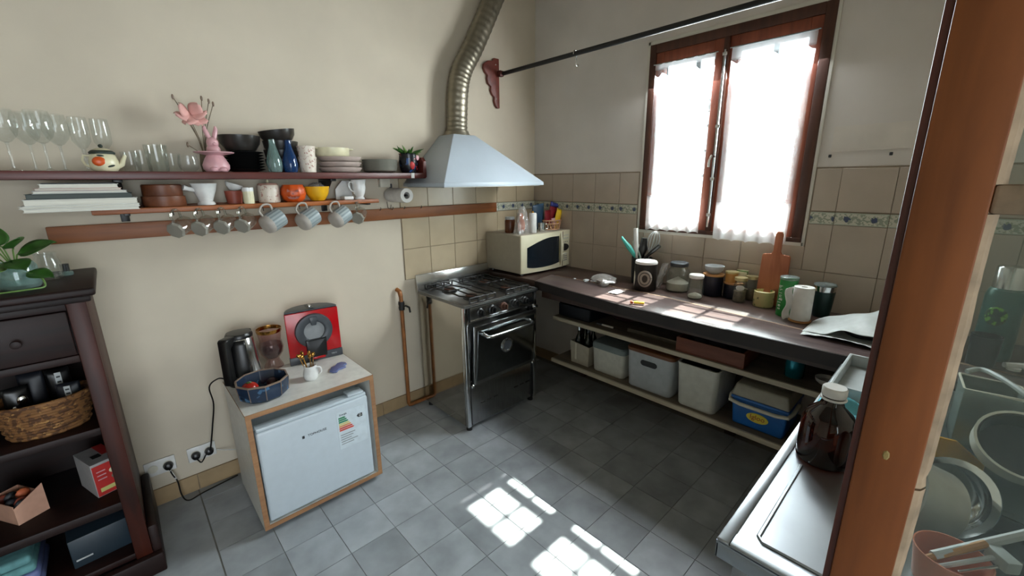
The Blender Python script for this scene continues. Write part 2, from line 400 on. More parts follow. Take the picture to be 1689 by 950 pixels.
def dup(root, loc, label, rz=None, rot=None, group=None):
    r = root.copy(); COL.objects.link(r); r.location = loc; r['label'] = label
    if rz is not None: r.rotation_euler = (0, 0, rz)
    if rot: r.rotation_euler = rot
    if group: r['group'] = group
    for ch in list(root.children):
        c = ch.copy(); COL.objects.link(c); c.parent = r
        for g in ch.children: d = g.copy(); COL.objects.link(d); d.parent = c
    return r
def arc(c, r, a0, a1, n=10, plane='xz', ry=None):
    ry = ry or r; o = []
    for i in range(n+1):
        a = a0+(a1-a0)*i/n; u, v = r*cos(a), ry*sin(a)
        o.append((c[0]+u, c[1], c[2]+v) if plane == 'xz' else (c[0]+u, c[1]+v, c[2]) if plane == 'xy' else (c[0], c[1]+u, c[2]+v))
    return o
def cup(r0, r1, h, t=.004, base=.006, foot=0):
    """profile of an open cup, outside up then inside down"""
    p = [(0, 0)]
    if foot: p += [(r0*.75, 0), (r0*.7, foot)]
    p += [(r0, foot), (r0+(r1-r0)*.4, foot+(h-foot)*.45), (r1, h), (r1-t, h), (r0+(r1-r0)*.4-t, foot+(h-foot)*.45), (r0-t, foot+base), (0, foot+base)]
    return p

YA, XB = 2.43, 2.54      # left wall plane, window wall plane
# ================================================================== THE SETTING
fl = struct(MB().box((-2.6, -2.6, -.12), (2.7, 2.55, -.0035)).build('floor', grout_m), 'worn grey cement tile kitchen floor', 'floor')
t0 = None; n = 0
for i in range(-4, 9):
    for j in range(-3, 8):
        x, y = .985+.2*i, 1.01+.2*j
        if x+.1 > XB+.02 or y-.1 > YA: continue
        if t0 is None:
            t0 = MB().box((-.0987, -.0987, -.0035), (.0987, .0987, 0)).build('floor_tile', floor_m, fl, loc=(x, y, 0)); 
        else: copy_part(t0, 'floor_tile', fl, (x, y, random.uniform(-.0006, .0004)), (0, 0, random.choice((0, pi/2, pi, -pi/2))))
# plain field of the same tiles behind the camera
MB().box((-2.6, -2.6, -.0035), (2.7, .305, -.0004)).build('floor_field', floor_m, fl)
MB().box((-2.6, .305, -.0035), (.08, 2.43, -.0004)).build('floor_field', floor_m, fl)

wl = struct(MB().box((-2.6, YA, -.1), (2.66, YA+.12, 3.0)).build('wall_left', plaster), 'cream plastered wall behind shelves and stove', 'wall')
wb = MB()
for a, b_ in (((-.55, -.1), (.545, 3)), ((1.475, -.1), (YA, 3)), ((.545, -.1), (1.475, 1.18)), ((.545, 2.28), (1.475, 3))):
    wb.box((XB, a[0], a[1]), (XB+.12, b_[0], b_[1]))
wb = struct(wb.build('wall_back', plaster_b), 'taupe plastered wall with the kitchen window', 'wall')
struct(MB().box((.66, -.57, -.1), (2.66, -.45, 3)).build('wall_right', plaster), 'plastered wall behind the sink', 'wall')
struct(MB().box((-2.72, -2.72, -.1), (-2.6, 2.55, 3)).build('wall_side', plaster), 'plastered side wall of the adjoining room', 'wall')
struct(MB().box((.66, -2.6, -.1), (.78, -.57, 3)).build('wall_passage', plaster), 'plastered passage wall beside the sink', 'wall')
wr = MB()
for a, b_ in (((-2.6, -.1), (-1.55, 3)), ((.45, -.1), (.78, 3)), ((-1.55, -.1), (.45, .1)), ((-1.55, 2.2), (.45, 3))):
    wr.box((a[0], -2.72, a[1]), (b_[0], -2.6, b_[1]))
struct(wr.build('wall_rear', plaster), 'plastered wall around the added wide window of the adjoining room', 'wall')
struct(MB().box((-2.72, -2.72, 3.0), (2.66, 2.55, 3.1)).build('ceiling', ceil_m), 'pale ceiling', 'ceiling')

# wall tiles, 20 cm, on the left wall behind the stove
gx = MB().box((1.325, YA-.004, .879), (XB, YA, 1.545)).build('tile_bed', tgrout, wl)
ta = None
for cx_ in [1.425+.2*i for i in range(6)]:
    for z0, h in ((.879, .2), (1.079, .2), (1.343, .2)):
        wd = .1965 if cx_ < 2.4 else .0965*2*.55
        if cx_+.1 > XB: continue
        if ta is None: ta = MB().box((-.0985, -.008, -.0985), (.0985, 0, .0985)).build('wall_tile', tile_a, wl, bevel=.0015, seg=1, loc=(cx_, YA-.001, z0+.1))
        else: copy_part(ta, 'wall_tile', wl, (cx_, YA-.001, z0+.1))
bx = None
for i in range(5):
    if bx is None: bx = MB().box((-.0995, -.008, -.0285), (.0995, 0, .0285)).build('border_tile', border_x, wl, loc=(2.44, YA-.001, 1.311))
    else: copy_part(bx, 'border_tile', wl, (2.44-.2*i, YA-.001, 1.311))
# the window wall
MB().box((XB-.004, -.45, .84), (XB, YA, 1.18)).build('tile_bed', tgrout, wb)
MB().box((XB-.004, 1.475, 1.18), (XB, YA, 1.55)).build('tile_bed', tgrout, wb)
MB().box((XB-.004, -.45, 1.18), (XB, .545, 1.55)).build('tile_bed', tgrout, wb)
cache = {}
def btile(y0, y1, z0, z1, mm, nm):
    k = (round(y1-y0, 3), round(z1-z0, 3), nm)
    if k not in cache:
        o = MB().box((-.008, -(y1-y0)/2+.001, -(z1-z0)/2+.001), (0, (y1-y0)/2-.001, (z1-z0)/2-.001)).build(nm, mm, wb, bevel=.001, seg=1, loc=(XB-.001, (y0+y1)/2, (z0+z1)/2)); cache[k] = o
    else: copy_part(cache[k], nm, wb, (XB-.001, (y0+y1)/2, (z0+z1)/2))
for i in range(15):
    y1 = YA-.2*i+.0; y0 = y1-.2
    if y0 < -.46: break
    spans = [(y0, y1)]
    def cut(a, b_):          # what is left of a tile beside the window opening
        return [(p, q) for p, q in ((a, min(b_, .53)), (max(a, 1.49), b_)) if q-p > .02]
    for a, b_ in spans: btile(a, b_, .845, 1.045, tile_b, 'wall_tile')
    for z0, z1, mm, nm in ((1.045, 1.279, tile_b, 'wall_tile'), (1.279, 1.339, border_y, 'border_tile'), (1.343, 1.543, tile_b, 'wall_tile')):
        cs = cut(y0, y1)
        for a, b_ in cs: btile(a, b_, z0, z1, mm, nm)
        if nm == 'wall_tile' and z0 == 1.045:
            a, b_ = max(y0, .53), min(y1, 1.49)
            if b_-a > .02: btile(a, b_, 1.045, 1.165, tile_b, 'wall_tile')
# old plaster repair beside the window
MB().box((XB-.002, -.2, 1.62), (XB+.001, .49, 1.73)).build('plaster_patch', plain('patch_plaster', '#d6cec4', .85, var=.06, scale=6), wb)
for y, z in ((.49, 1.55+.05), (.27, 1.60)): MB().cbox((XB-.002, y, z), (.006, .012, .014)).build('nail_hole', ink, wb, bevel=.002, seg=1)

# skirting along the left wall
bl = struct(MB().box((-2.6, YA-.006, 0), (2.5, YA, .084)).build('baseboard_left', tgrout), 'brown beige skirting tiles along the shelf wall', 'skirting')
sk = None
for i in range(16):
    x = -.61+.2*i
    if sk is None: sk = MB().box((-.0985, -.008, 0), (.0985, 0, .086)).build('skirting_tile', skirt_m, bl, bevel=.001, seg=1, loc=(x, YA-.004, .0))
    else: copy_part(sk, 'skirting_tile', bl, (x, YA-.004, 0))
bb = struct(MB().box((XB-.01, -.4, 0), (XB, YA-.02, .084)).build('baseboard_back', skirt_m), 'skirting below the worktop shelves', 'skirting')

# ------------------------------------------------------------------ window 1
W1 = sroot('window_1', 'brown wooden two-leaf kitchen window with sheer curtains', 'window', (XB, 1.01, 1.18))
def wbox(nm, y0, y1, z0, z1, x0, x1, mm, par=W1, bevel=.003): return MB().box((x0, y0-1.01, z0-1.18), (x1, y1-1.01, z1-1.18)).build(nm, mm, par, bevel=bevel)
wbox('outer_frame_jamb', 1.425, 1.465, 1.185, 2.275, -.012, .05, win_dark); wbox('outer_frame_jamb', .55, .595, 1.185, 2.275, -.012, .05, win_dark)
wbox('outer_frame_head', .595, 1.425, 2.225, 2.275, -.012, .05, win_dark); wbox('window_sill', .55, 1.465, 1.182, 1.205, -.015, .06, win_dark)
for a, b_, z0, z1 in ((1.465, 1.482, 1.16, 2.295), (.535, .55, 1.16, 2.29), (.535, 1.482, 2.275, 2.295), (.54, 1.482, 1.16, 1.182)):
    wbox('plaster_reveal', a, b_, z0, z1, -.008, .03, white_paint, bevel=.002)
def sash(y0, y1, nm_side):
    s_ = wbox('sash', y1-.05, y1, 1.205, 2.225, -.006, .035, win_red)   # hinge or meeting stile, carries the rest of the leaf
    wbox('stile', y0, y0+.05, 1.205, 2.225, -.006, .035, win_red, s_)
    wbox('rail', y0+.05, y1-.05, 2.15, 2.225, -.006, .035, win_red, s_); wbox('rail', y0+.05, y1-.05, 1.205, 1.25, -.006, .035, win_red, s_)
    g_ = wbox('glass_pane', y0+.05, y1-.05, 1.25, 2.15, .014, .018, G_pane, s_, bevel=0)
sash(1.03, 1.424, 'far'); sash(.596, 1.005, 'near')
wbox('meeting_bead', 1.003, 1.032, 1.205, 2.225, -.02, .03, win_dark)
bo = MB().tube([(-.028, .007, 1.0-.95), (-.028, .007, .98)], .006, 8).build('bolt_rod', steel, W1, smooth=True)
for z in (.96, .60, .32, .12): MB().cbox((-.026, .007, z), (.014, .024, .018)).build('bolt_bracket', steel, W1, bevel=.002)
MB().tube([(-.03, .007, .44), (-.055, .012, .445), (-.06, .02, .42), (-.058, .022, .385)], .006, 8).build('handle', steel, W1, smooth=True)
# iron grille on the outer side
gr = MB()
for i in range(5): y = -.4+.2*i; gr.box((.086, y-.011, -.0), (.102, y+.011, 1.1))
for i in range(8): z = .06+.14*i; gr.box((.084, -.465, z-.009), (.092, .465, z+.009))
gr.box((.080, -.465, .695), (.098, .465, .745)); gr.build('grille', iron, W1)
# sheer curtains hung on the two leaves
def curtain(y0, y1, z0, z1, label, ph, nar):
    h = z1-z0
    def fn(u, v):
        yy = y0+(y1-y0)*u; z = v*h
        k = 1-nar*sin(pi*min(1, max(0, (1-v)))**1.0)*.5 if False else 1-nar*(1-v)
        yc = (y0+y1)/2; yy = yc+(yy-yc)*k
        sc = .012*abs(sin(pi*5*u+ph))*(1-v)**8
        return (.011*sin(u*2*pi*5.5+ph)*(.35+.65*(1-v))-.004*sin(9*v+ph), yy-yc, z+sc)
    o = MB().grid(fn, 60, 24).build('curtain', lace, None, smooth=True); o.location = (XB-.037, (y0+y1)/2, z0)
    tag(o, label, 'curtain', 'sheer window curtains'); 
    rod = MB().tube([(0, -(y1-y0)/2-.012, h), (0, (y1-y0)/2+.012, h)], .0035, 6).build('curtain_wire', steel, o, smooth=True)
    return o
curtain(1.06, 1.408, 1.185, 2.155, 'white sheer lace curtain on the left window leaf above the utensil pot', .3, .03)
curtain(.607, .978, 1.160, 2.160, 'white sheer lace curtain on the right window leaf above the cutting board', 1.1, .03)

# ------------------------------------------------------------------ glazed partition in the foreground (post, putty, panes)
D1 = sroot('window_2', 'varnished wooden post of a glazed partition with old putty', 'window', (.65, 0, 0))
MB().box((0, -.0155, .0), (.045, .0435, 3.0)).build('post', post_m, D1, bevel=.002)
MB().box((.004, .0435, .0), (.045, .0515, 3.0)).build('rebate_strip', post_dark, D1, bevel=.0015)
MB().box((.043, .045, 0), (.05, .0525, 3.0)).build('rim_light_edge', white_paint, D1, bevel=.001)  # white strip paints the window's rim light along the post edge
# putty beads: ragged prisms along the panes
def putty(z0, z1):
    n_ = int((z1-z0)/.012); pts = []
    rnd = random.Random(int(z0*100))
    for i in range(n_+1):
        z = z0+(z1-z0)*i/n_; walk = max(-.0011, min(.0011, (walk if i else 0)+rnd.uniform(-.0006, .0006))); wv = .0093+walk
        if rnd.random() < .03: wv *= .8
        pts.append((z, wv))
    mb = MB(); vs_ = []; fs = []
    for z, wv in pts: vs_ += [(.004, -.0155, z), (.018, -.0155-wv, z), (.02, -.0155, z), (.0075, -.0155-wv*.55, z)]
    for i in range(n_):
        a, c = i*4, i*4+4; fs += [(a, a+3, c+3, c), (a+3, a+1, c+1, c+3), (a+1, a+2, c+2, c+1), (a+2, a, c, c+2)]
    fs += [(0, 2, 1, 3), tuple(n_*4+k for k in (0, 3, 1, 2))]
    mb.add(vs_, fs).build('putty_bead', putty_m, D1)
for a, b_ in ((.86, 1.13), (1.133, 1.462), (1.492, 2.1), (2.1, 2.4)): putty(a, b_)
MB().box((.006, -.44, 1.462), (.04, -.0155, 1.492)).build('muntin', putty_m, D1, bevel=.004)
MB().box((.0, -.449, 2.4), (.045, -.0155, 3.0)).build('head_panel', post_m, D1, bevel=.003)
MB().box((.0, -.449, .0), (.045, -.0155, .80)).build('lower_panel', post_m, D1, bevel=.003)
MB().box((.0, -.449, .80), (.045, -.0155, .855)).build('bottom_rail', post_m, D1, bevel=.003)
MB().box((.019, -.44, .855), (.022, -.0155, 1.462)).build('glass_pane', G_dirty, D1)
MB().box((.019, -.44, 1.492), (.022, -.0155, 2.4)).build('glass_pane', G_dirty, D1)
MB().lathe([(0, 0), (.0045, 0), (.003, .0006), (0, .0007)], 7, ex=1.5, ey=.8).xf(Matrix.Translation((0, .016, 1.165))@Matrix.Rotation(-pi/2, 4, 'Y')).build('paint_fleck', plain('chipped_varnish', '#84703f', .7), D1)

# unseen window added behind the camera as a source of fill light
W3 = sroot('assumed_window', 'wide unseen window added to the adjoining room for fill light', 'window', (-.55, -2.66, .1))
for a, b_ in (((-1, -.03, 0), (-.94, .03, 2.1)), ((.94, -.03, 0), (1, .03, 2.1)), ((-.94, -.03, 0), (.94, .03, .06)), ((-.94, -.03, 2.04), (.94, .03, 2.1)), ((-.03, -.03, .06), (.03, .03, 2.04))):
    MB().box(a, b_).build('frame_member', win_dark, W3, bevel=.003)

# ================================================================== STOVE, HOOD, PIPES
st = thing('gas_stove', 'stainless steel four-burner gas stove with oven against the tiled wall', 'stove', (1.668, 1.86, 0))
MB().box((-.292, .03, .035), (.292, .49, .795)).build('body', steel_b, st, bevel=.004)
for s in (-1, 1): MB().box((s*.2955-.0035, .03, .035), (s*.2955+.0035, .485, .795)).build('side_panel', plain('polished_steel', '#bdb8ae', .09, 1, var=.04, scale=3), st, bevel=.001, seg=1)
MB().box((-.2985, .0, .03), (-.272, .03, .795)).build('side_trim', chrome, st, bevel=.004); MB().box((.272, .0, .03), (.2985, .03, .795)).build('side_trim', chrome, st, bevel=.004)
MB().box((-.272, .018, .03), (-.258, .03, .795)).build('gap_strip', black, st); MB().box((.258, .018, .03), (.272, .03, .795)).build('gap_strip', black, st)
# hob: pressed tray with a raised rim
hb = MB(); hb.box((-.303, -.012, .795), (.303, .50, .806)); hb.box((-.303, -.012, .806), (.303, .004, .815)); hb.box((-.303, .004, .806), (-.288, .5, .815)); hb.box((.288, .004, .806), (.303, .5, .815))
hb.build('hob', plain('hob_steel', '#8b8c8c', .36, 1, var=.1, scale=9), st, bevel=.003)
MB().prism([(.485, .80), (.50, .80), (.515, .915), (.50, .915)], -.303, .303, 0).build('splash_panel', steel, st, bevel=.003)
MB().box((-.258, .012, .03), (.258, .03, .30)).build('lower_panel', steel_b, st, bevel=.003)
for r in range(2):
    for k in range(3):
        x = (-.19 if r == 0 else .10)+k*.055; MB().box((x, .009, .155), (x+.035, .0125, .162)).build('vent_slot', black, st, bevel=.001, seg=1)
MB().box((-.258, .0, .715), (.258, .03, .79)).build('control_panel', steel_b, st, bevel=.004)
MB().box((-.258, -.004, .705), (.258, .02, .715)).build('panel_strip', chrome, st, bevel=.002)
for k, x in enumerate((-.185, -.095, 0, .095, .185)):
    kb = MB().lathe([(0, 0), (.027, 0), (.026, .008), (.02, .012), (.019, .026), (.015, .03), (0, .03)], 20).xf(Matrix.Translation((x, -.0005, .752))@Matrix.Rotation(pi/2, 4, 'X')).build('knob', rust if k == 2 else black, st, smooth=True)
    MB().cbox((x, -.035, .752), (.007, .012, .034)).build('knob_grip', rust if k == 2 else black, kb, bevel=.002)
# oven door, leaning slightly open
dr = MB().box((-.255, -.012, .305), (.255, .012, .685)).build('oven_door', steel_b, st, bevel=.004)
dr.matrix_basis = Matrix.Translation((0, 0, .305))@Matrix.Rotation(radians(4.5), 4, 'X')@Matrix.Translation((0, 0, -.305))
MB().box((-.235, -.0145, .33), (.235, -.012, .66)).build('door_facing', oven_facing, dr, bevel=.002, seg=1)  # reflective steel facing; the door has no separate window
MB().tube([(-.19, -.012, .628), (-.19, -.05, .622), (-.17, -.058, .62), (.17, -.058, .62), (.19, -.05, .622), (.19, -.012, .628)], .011, 10).build('door_handle', steel, dr, smooth=True)
MB().lathe([(.030, 0), (.046, 0), (.046, .006), (.040, .009), (.032, .006), (.030, 0)], 28).xf(Matrix.Translation((0, -.0145, .505))@Matrix.Rotation(pi/2, 4, 'X')).build('thermometer_ring', chrome, dr, smooth=True)
MB().lathe([(0, 0), (.031, 0), (.031, .003), (0, .003)], 24).xf(Matrix.Translation((0, -.0145, .505))@Matrix.Rotation(pi/2, 4, 'X')).build('thermometer_dial', dgrey, dr, smooth=True)
for x in (-.262, .262): MB().lathe([(0, 0), (.012, 0), (.013, .006), (.008, .012), (0, .013)], 14).xf(Matrix.Translation((x*.985, -.002, .30))@Matrix.Rotation(pi/2, 4, 'X')).build('door_hinge', chrome, st, smooth=True)
MB().lathe([(0, 0), (.014, 0), (.014, .012), (0, .014)], 14).xf(Matrix.Translation((.285, -.001, .69))@Matrix.Rotation(pi/2, 4, 'X')).build('side_knob', chrome, st, smooth=True)
# burners and wire grates
for x in (-.145, .145):
    for y in (.13, .36):
        b_ = MB().lathe([(0, 0), (.05, 0), (.05, .004), (.034, .006), (.034, .014), (0, .014)], 22, (x, y, .806)).build('burner', iron, st, smooth=True)
        MB().lathe([(0, .014), (.034, .014), (.036, .019), (.025, .025), (0, .026)], 22, (x, y, .806)).build('burner_cap', rust, b_, smooth=True)
for x0 in (-.275, .012):
    g = MB()
    w_ = .262
    for k in range(4):
        xx = x0+w_*(k+.5)/4
        g.tube([(xx, .015, .812), (xx, .02, .842), (xx, .06, .845), (xx, .12, .838), (xx, .24, .845), (xx, .36, .838), (xx, .43, .845), (xx, .468, .842), (xx, .472, .812)], .005, 6)
    for yy in (.02, .245, .468): g.tube([(x0+.03, yy, .842), (x0+w_-.03, yy, .842)], .0038, 6)
    g.tube([(x0+.03, .025, .812), (x0+w_-.03, .025, .812)], .004, 6); g.tube([(x0+.03, .465, .812), (x0+w_-.03, .465, .812)], .004, 6)
    g.build('wire_grate', iron, st, smooth=True)
for x in (-.27, .27):
    for y in (.03, .46): MB().lathe([(0, 0), (.02, 0), (.017, .036), (0, .036)], 10, (x, y, 0)).build('foot', black, st)

hd = thing('range_hood', 'white pyramid range hood above the stove', 'hood', (1.755, 2.43, 1.470))
c = [(-.398, -.45), (.398, -.45), (.398, -.01), (-.398, -.01)]; tp = [(-.12, -.17), (.05, -.17), (.05, -.01), (-.12, -.01)]
vs_ = [(x, y, .022) for x, y in c]+[(x, y, .315) for x, y in tp]
MB().add(vs_, [(0, 1, 5, 4), (1, 2, 6, 5), (2, 3, 7, 6), (3, 0, 4, 7), (4, 5, 6, 7), (3, 2, 1, 0)]).build('canopy', hood_m, hd, bevel=.003)
MB().box((-.40, -.452, 0), (.40, -.008, .022)).build('rim', hood_m, hd, bevel=.002)
MB().box((-.385, -.43, -.004), (.385, -.03, 0)).build('filter_mesh', alum, hd)
MB().lathe([(.080, 0), (.084, .006), (.078, .02), (.076, .03)], 24, (-.035, -.09, .31)).build('collar', foil, hd, smooth=True)
# flexible duct: corrugated tube along a bent path
def catmull(P_, n_=12):
    P_ = [Vector(p) for p in P_]; o = []
    Q = [P_[0]*2-P_[1]]+P_+[P_[-1]*2-P_[-2]]
    for i in range(1, len(Q)-2):
        for k in range(n_):
            t = k/n_; a, b2, c2, d2 = Q[i-1], Q[i], Q[i+1], Q[i+2]
            o.append(.5*((2*b2)+(c2-a)*t+(2*a-5*b2+4*c2-d2)*t*t+(3*b2-a-3*c2+d2)*t**3))
    o.append(P_[-1]); return o
path = catmull([(1.717, 2.335, 1.788), (1.722, 2.335, 1.9), (1.738, 2.335, 2.06), (1.775, 2.335, 2.18), (1.86, 2.335, 2.31), (1.96, 2.335, 2.48), (2.06, 2.335, 2.66), (2.17, 2.335, 2.84), (2.27, 2.335, 3.0)], 18)
rad = [.066+.0022*(1 if i % 4 == 0 else -.3) for i in range(len(path))]
tag(MB().tube(path, rad, 22).build('duct_pipe', foil, None, smooth=True), 'corrugated foil duct rising bent from the hood up the wall', 'duct')

gp = thing('gas_pipe', 'ochre painted gas pipe with a black valve left of the stove', 'pipe', (1.355, 2.392, 0))
for x, zt, nm in ((-.09, .80, 0),):
    MB().tube([(x, 0, .03), (x, 0, zt)], .0125, 10).build('riser', copper, gp, smooth=True)
    MB().tube([(x, 0, zt-.012), (x-.004, .005, zt+.02), (x-.01, .03, zt+.03)] if nm == 0 else [(x, 0, zt), (x, .012, zt+.02), (x, .03, zt+.025)], .014, 10).build('elbow', copper, gp, smooth=True)
    vz = zt-.075 if nm == 0 else zt-.03
    v = MB().lathe([(0, -.028), (.018, -.028), (.02, -.012), (.017, 0), (.02, .012), (.018, .028), (0, .028)], 10, (x, 0, vz)).build('valve', iron, gp, smooth=True)
    MB().tube([(x+.005, -.02, vz), (x+.012, -.035, vz+.004), (x+.034, -.035, vz-.01), (x+.04, -.034, vz-.045)], .0065, 8).build('lever', black, v, smooth=True)
MB().tube([(-.09, 0, .034), (-.085, -.002, .018), (-.07, -.002, .016), (.10, 0, .016), (.16, .012, .016), (.20, .02, .02)], .0125, 10).build('floor_run', copper, gp, smooth=True)

# ================================================================== RAIL, SHELVES
rl = thing('wall_rail', 'long brown wooden rail screwed to the wall below the mug shelf', 'rail', (.96, 2.43, 1.276))
MB().box((-1.15, -.022, 0), (1.15, 0, .067)).build('board', rail_w, rl, bevel=.003)
for x in (.22, .30, .38, .50): MB().tube([(x, -.022, .06), (x, -.034, .064), (x, -.036, .07), (x, -.034, .076)], .0022, 6).build('hook', iron, rl, smooth=True)
us = thing('wall_shelf', 'long dark red wooden upper shelf with upturned right end', 'shelf', (.45, 2.43, 1.518))
MB().box((-1.25, -.225, 0), (.93, 0, .030)).build('board', darkred, us, bevel=.003)
MB().prism([(-.225, 0), (0, 0), (0, .118), (-.205, .118), (-.225, .095)], .92, .942, 0).build('end_upright', darkred, us, bevel=.003)
MB().box((.838, -.2275, .002), (.858, -.224, .030)).build('white_tape', paper, us)
for x in (-.42, .40): 
    br = MB(); br.box((x, -.18, -.012), (x+.028, 0, 0)); br.box((x, -.012, -.17), (x+.028, 0, -.012)); br.prism([(-.15, -.012), (-.012, -.012), (-.012, -.12)], x+.010, x+.018, 0)
    br.build('bracket', black, us, bevel=.002)
ls = thing('mug_shelf', 'narrow orange pine lower shelf with hooks for mugs', 'shelf', (.45, 2.43, 1.388))
MB().box((-.50, -.175, 0), (.655, -.012, .020)).build('board', orange_w, ls, bevel=.002)
MB().box((-.50, -.012, -.01), (.655, 0, .025)).build('back_batten', orange_w, ls, bevel=.002)
for x in (-.26, -.18, -.10, -.022, .07, .228, .388, .515): MB().tube([(x, -.172, .006), (x, -.195, .004), (x, -.199, -.002), (x, -.201, -.008), (x, -.199, -.013)], .0018, 6).build('cup_hook', iron, ls, smooth=True)
for x in (-.41, .61): MB().box((x, -.12, -.012), (x+.02, 0, 0)).build('bracket', black, ls, bevel=.002)
ZU = 1.548; ZL = 1.408   # tops of the two shelves

# ---- glasses on the upper shelf
def wine(loc, label, h=.21, r=.036, grp='stemmed wine glasses'):
    t = thing('wine_glass', label, 'glass', loc, 0, grp)
    MB().lathe([(0, 0), (.034, .0), (.034, .0015), (.012, .004), (.004, .010), (.0038, .012)], 22).build('foot', G, t, smooth=True)
    MB().lathe([(.004, .010), (.0035, .05), (.004, .088), (.007, .097)], 12).build('stem', G, t, smooth=True)
    MB().lathe([(.002, .094), (.012, .097), (r*.82, .118), (r*1.05, .145), (r, .175), (r*.84, h)], 26).build('bowl', G, t, smooth=True)
    return t
g0 = wine((-.215, 2.30, ZU), 'stemmed wine glass at the far left end of the upper shelf', .205)
for loc, lb in (((-.168, 2.378, ZU), 'stemmed wine glass second from the left on the upper shelf'), ((-.128, 2.29, ZU), 'stemmed wine glass third from the left on the upper shelf'), ((-.092, 2.372, ZU), 'stemmed wine glass fourth from left, behind the row'), ((-.30, 2.34, ZU), 'stemmed wine glass cut by the left edge of the picture')): dup(g0, loc, lb)
def flute(loc, label):
    t = thing('champagne_glass', label, 'glass', loc, 0, 'tall tulip glasses')
    MB().lathe([(0, 0), (.03, 0), (.03, .0015), (.01, .004), (.004, .010), (.0038, .055), (.008, .085)], 18).build('foot', G, t, smooth=True)
    MB().lathe([(0, .084), (.012, .087), (.027, .112), (.029, .15), (.026, .2)], 24).build('bowl', G, t, smooth=True)
    return t
f0 = flute((-.030, 2.365, ZU), 'tall tulip glass behind the pumpkin teapot handle'); dup(f0, (.030, 2.385, ZU), 'tall tulip glass right behind the pumpkin teapot lid')
tp_ = thing('teapot', 'small cream teapot painted with an orange pumpkin and leaves', 'teapot', (.018, 2.265, ZU))
MB().lathe([(0, 0), (.033, 0), (.042, .012), (.043, .035), (.036, .058), (.028, .066), (0, .066)], 26).build('body', cream, tp_, smooth=True)
ld = MB().lathe([(.037, .062), (.038, .068), (.03, .075), (.012, .081), (0, .082)], 24).build('lid', dkgreen, tp_, smooth=True); MB().lathe([(.03, .0752), (.018, .082), (0, .085)], 20).build('lid_cap', cream, ld, smooth=True); MB().ball((0, 0, .091), .007, .007, .007).build('lid_knob', dkgreen, ld, smooth=True)
MB().tube([(.034, -.004, .018), (.05, -.006, .026), (.057, -.007, .045), (.064, -.008, .06)], [.011, .009, .007, .006], 10).build('spout', cream, tp_, smooth=True)
MB().tube([(-.036, 0, .054), (-.052, 0, .056), (-.058, 0, .04), (-.052, 0, .022), (-.04, 0, .016)], .004, 8).build('handle', cream, tp_, smooth=True)
MB().ball((-.012, -.036, .034), .021, .010, .018).build('painted_pumpkin', orange, tp_, smooth=True)
for x, z, a in ((-.006, .055, .15), (.018, .018, -.3)): MB().ball((0, 0, 0), .011, .003, .0035).xf(Matrix.Translation((x, -.041 if z < .04 else -.036, z))@Matrix.Rotation(a, 4, 'Y')).build('painted_leaf', dkgreen, tp_, smooth=True)
def tumbler(loc, r, h, label, mm=G, round_=False):
    pr = [(0, 0), (r*.8, 0), (r*.86, .006), (r, h)] if not round_ else [(0, 0), (r*.5, 0), (r*.85, .012), (r, h*.45), (r*.86, h)]
    o = MB().lathe(pr, 26).build('drinking_glass', mm, None, smooth=True); o.location = loc; return tag(o, label, 'glass', 'short drinking glasses')
tumbler((.100, 2.33, ZU), .031, .076, 'clear short glass beside the teapot spout'); tumbler((.135, 2.36, ZU), .032, .085, 'clear short glass behind the other two tumblers')
tumbler((.180, 2.30, ZU), .038, .105, 'tall pale green tumbler in the middle of the glasses', G_jar); tumbler((.232, 2.34, ZU), .03, .075, 'clear short glass just right of the tall tumbler')
tumbler((.276, 2.262, ZU), .038, .066, 'round stemless glass in front of the rabbit vase', G, True)
# ---- rabbit vase with flowers
rb = thing('rabbit_vase', 'pink ceramic rabbit vase with a wide flat brim', 'vase', (.372, 2.26, ZU))
MB().lathe([(0, 0), (.038, 0), (.048, .012), (.05, .028), (.038, .055), (.028, .07), (0, .07)], 28).build('body', pinkc, rb, smooth=True)
MB().lathe([(0, .068), (.03, .068), (.072, .078), (.074, .082), (.03, .074), (0, .074)], 32).build('brim', pinkc, rb, smooth=True)
hdm = MB(); hdm.ball((0, 0, .092), .026, .024, .022); hdm.ball((0, 0, .12), .023, .023, .024); hdm.ball((.004, -.02, .114), .009, .008, .007); hdm.build('head', pinkc, rb, smooth=True)
for s in (-1, 1): MB().tube([(s*.008, 0, .135), (s*.014, .002, .155), (s*.02, .003, .175), (s*.019, .003, .188)], [.008, .0095, .008, .003], 10).build('ear', pinkc, rb, smooth=True)
for s in (-1, 1): MB().ball((s*.016, -.038, .01), .017, .02, .012).build('paw', pinkc, rb, smooth=True)
fb = thing('dried_flower_spray', 'dusty pink silk flower spray with brown buds behind the rabbit vase', 'flowers', (.355, 2.372, ZU))
MB().lathe([(0, 0), (.02, 0), (.024, .03), (.018, .09), (.016, .09), (.02, .03), (0, .005)], 16).build('holder', spice_m, fb, smooth=True)
tips = [(-.055, -.02, .24), (-.035, -.03, .22), (-.078, -.01, .305), (.022, -.01, .31), (.045, -.02, .30), (.06, -.02, .29), (-.058, -.015, .115)]
for i, t in enumerate(tips):
    s_ = MB().tube(catmull([(0, 0, .05), (t[0]*.3, t[1]*.4, .05+(t[2]-.05)*.5), t], 5), .0016, 5).build('stem', spice_m, fb, smooth=True)
    if i >= 2:
        MB().ball((t[0], t[1], t[2]), .0045, .0045, .011).build('bud', rimbrown, s_, smooth=True)
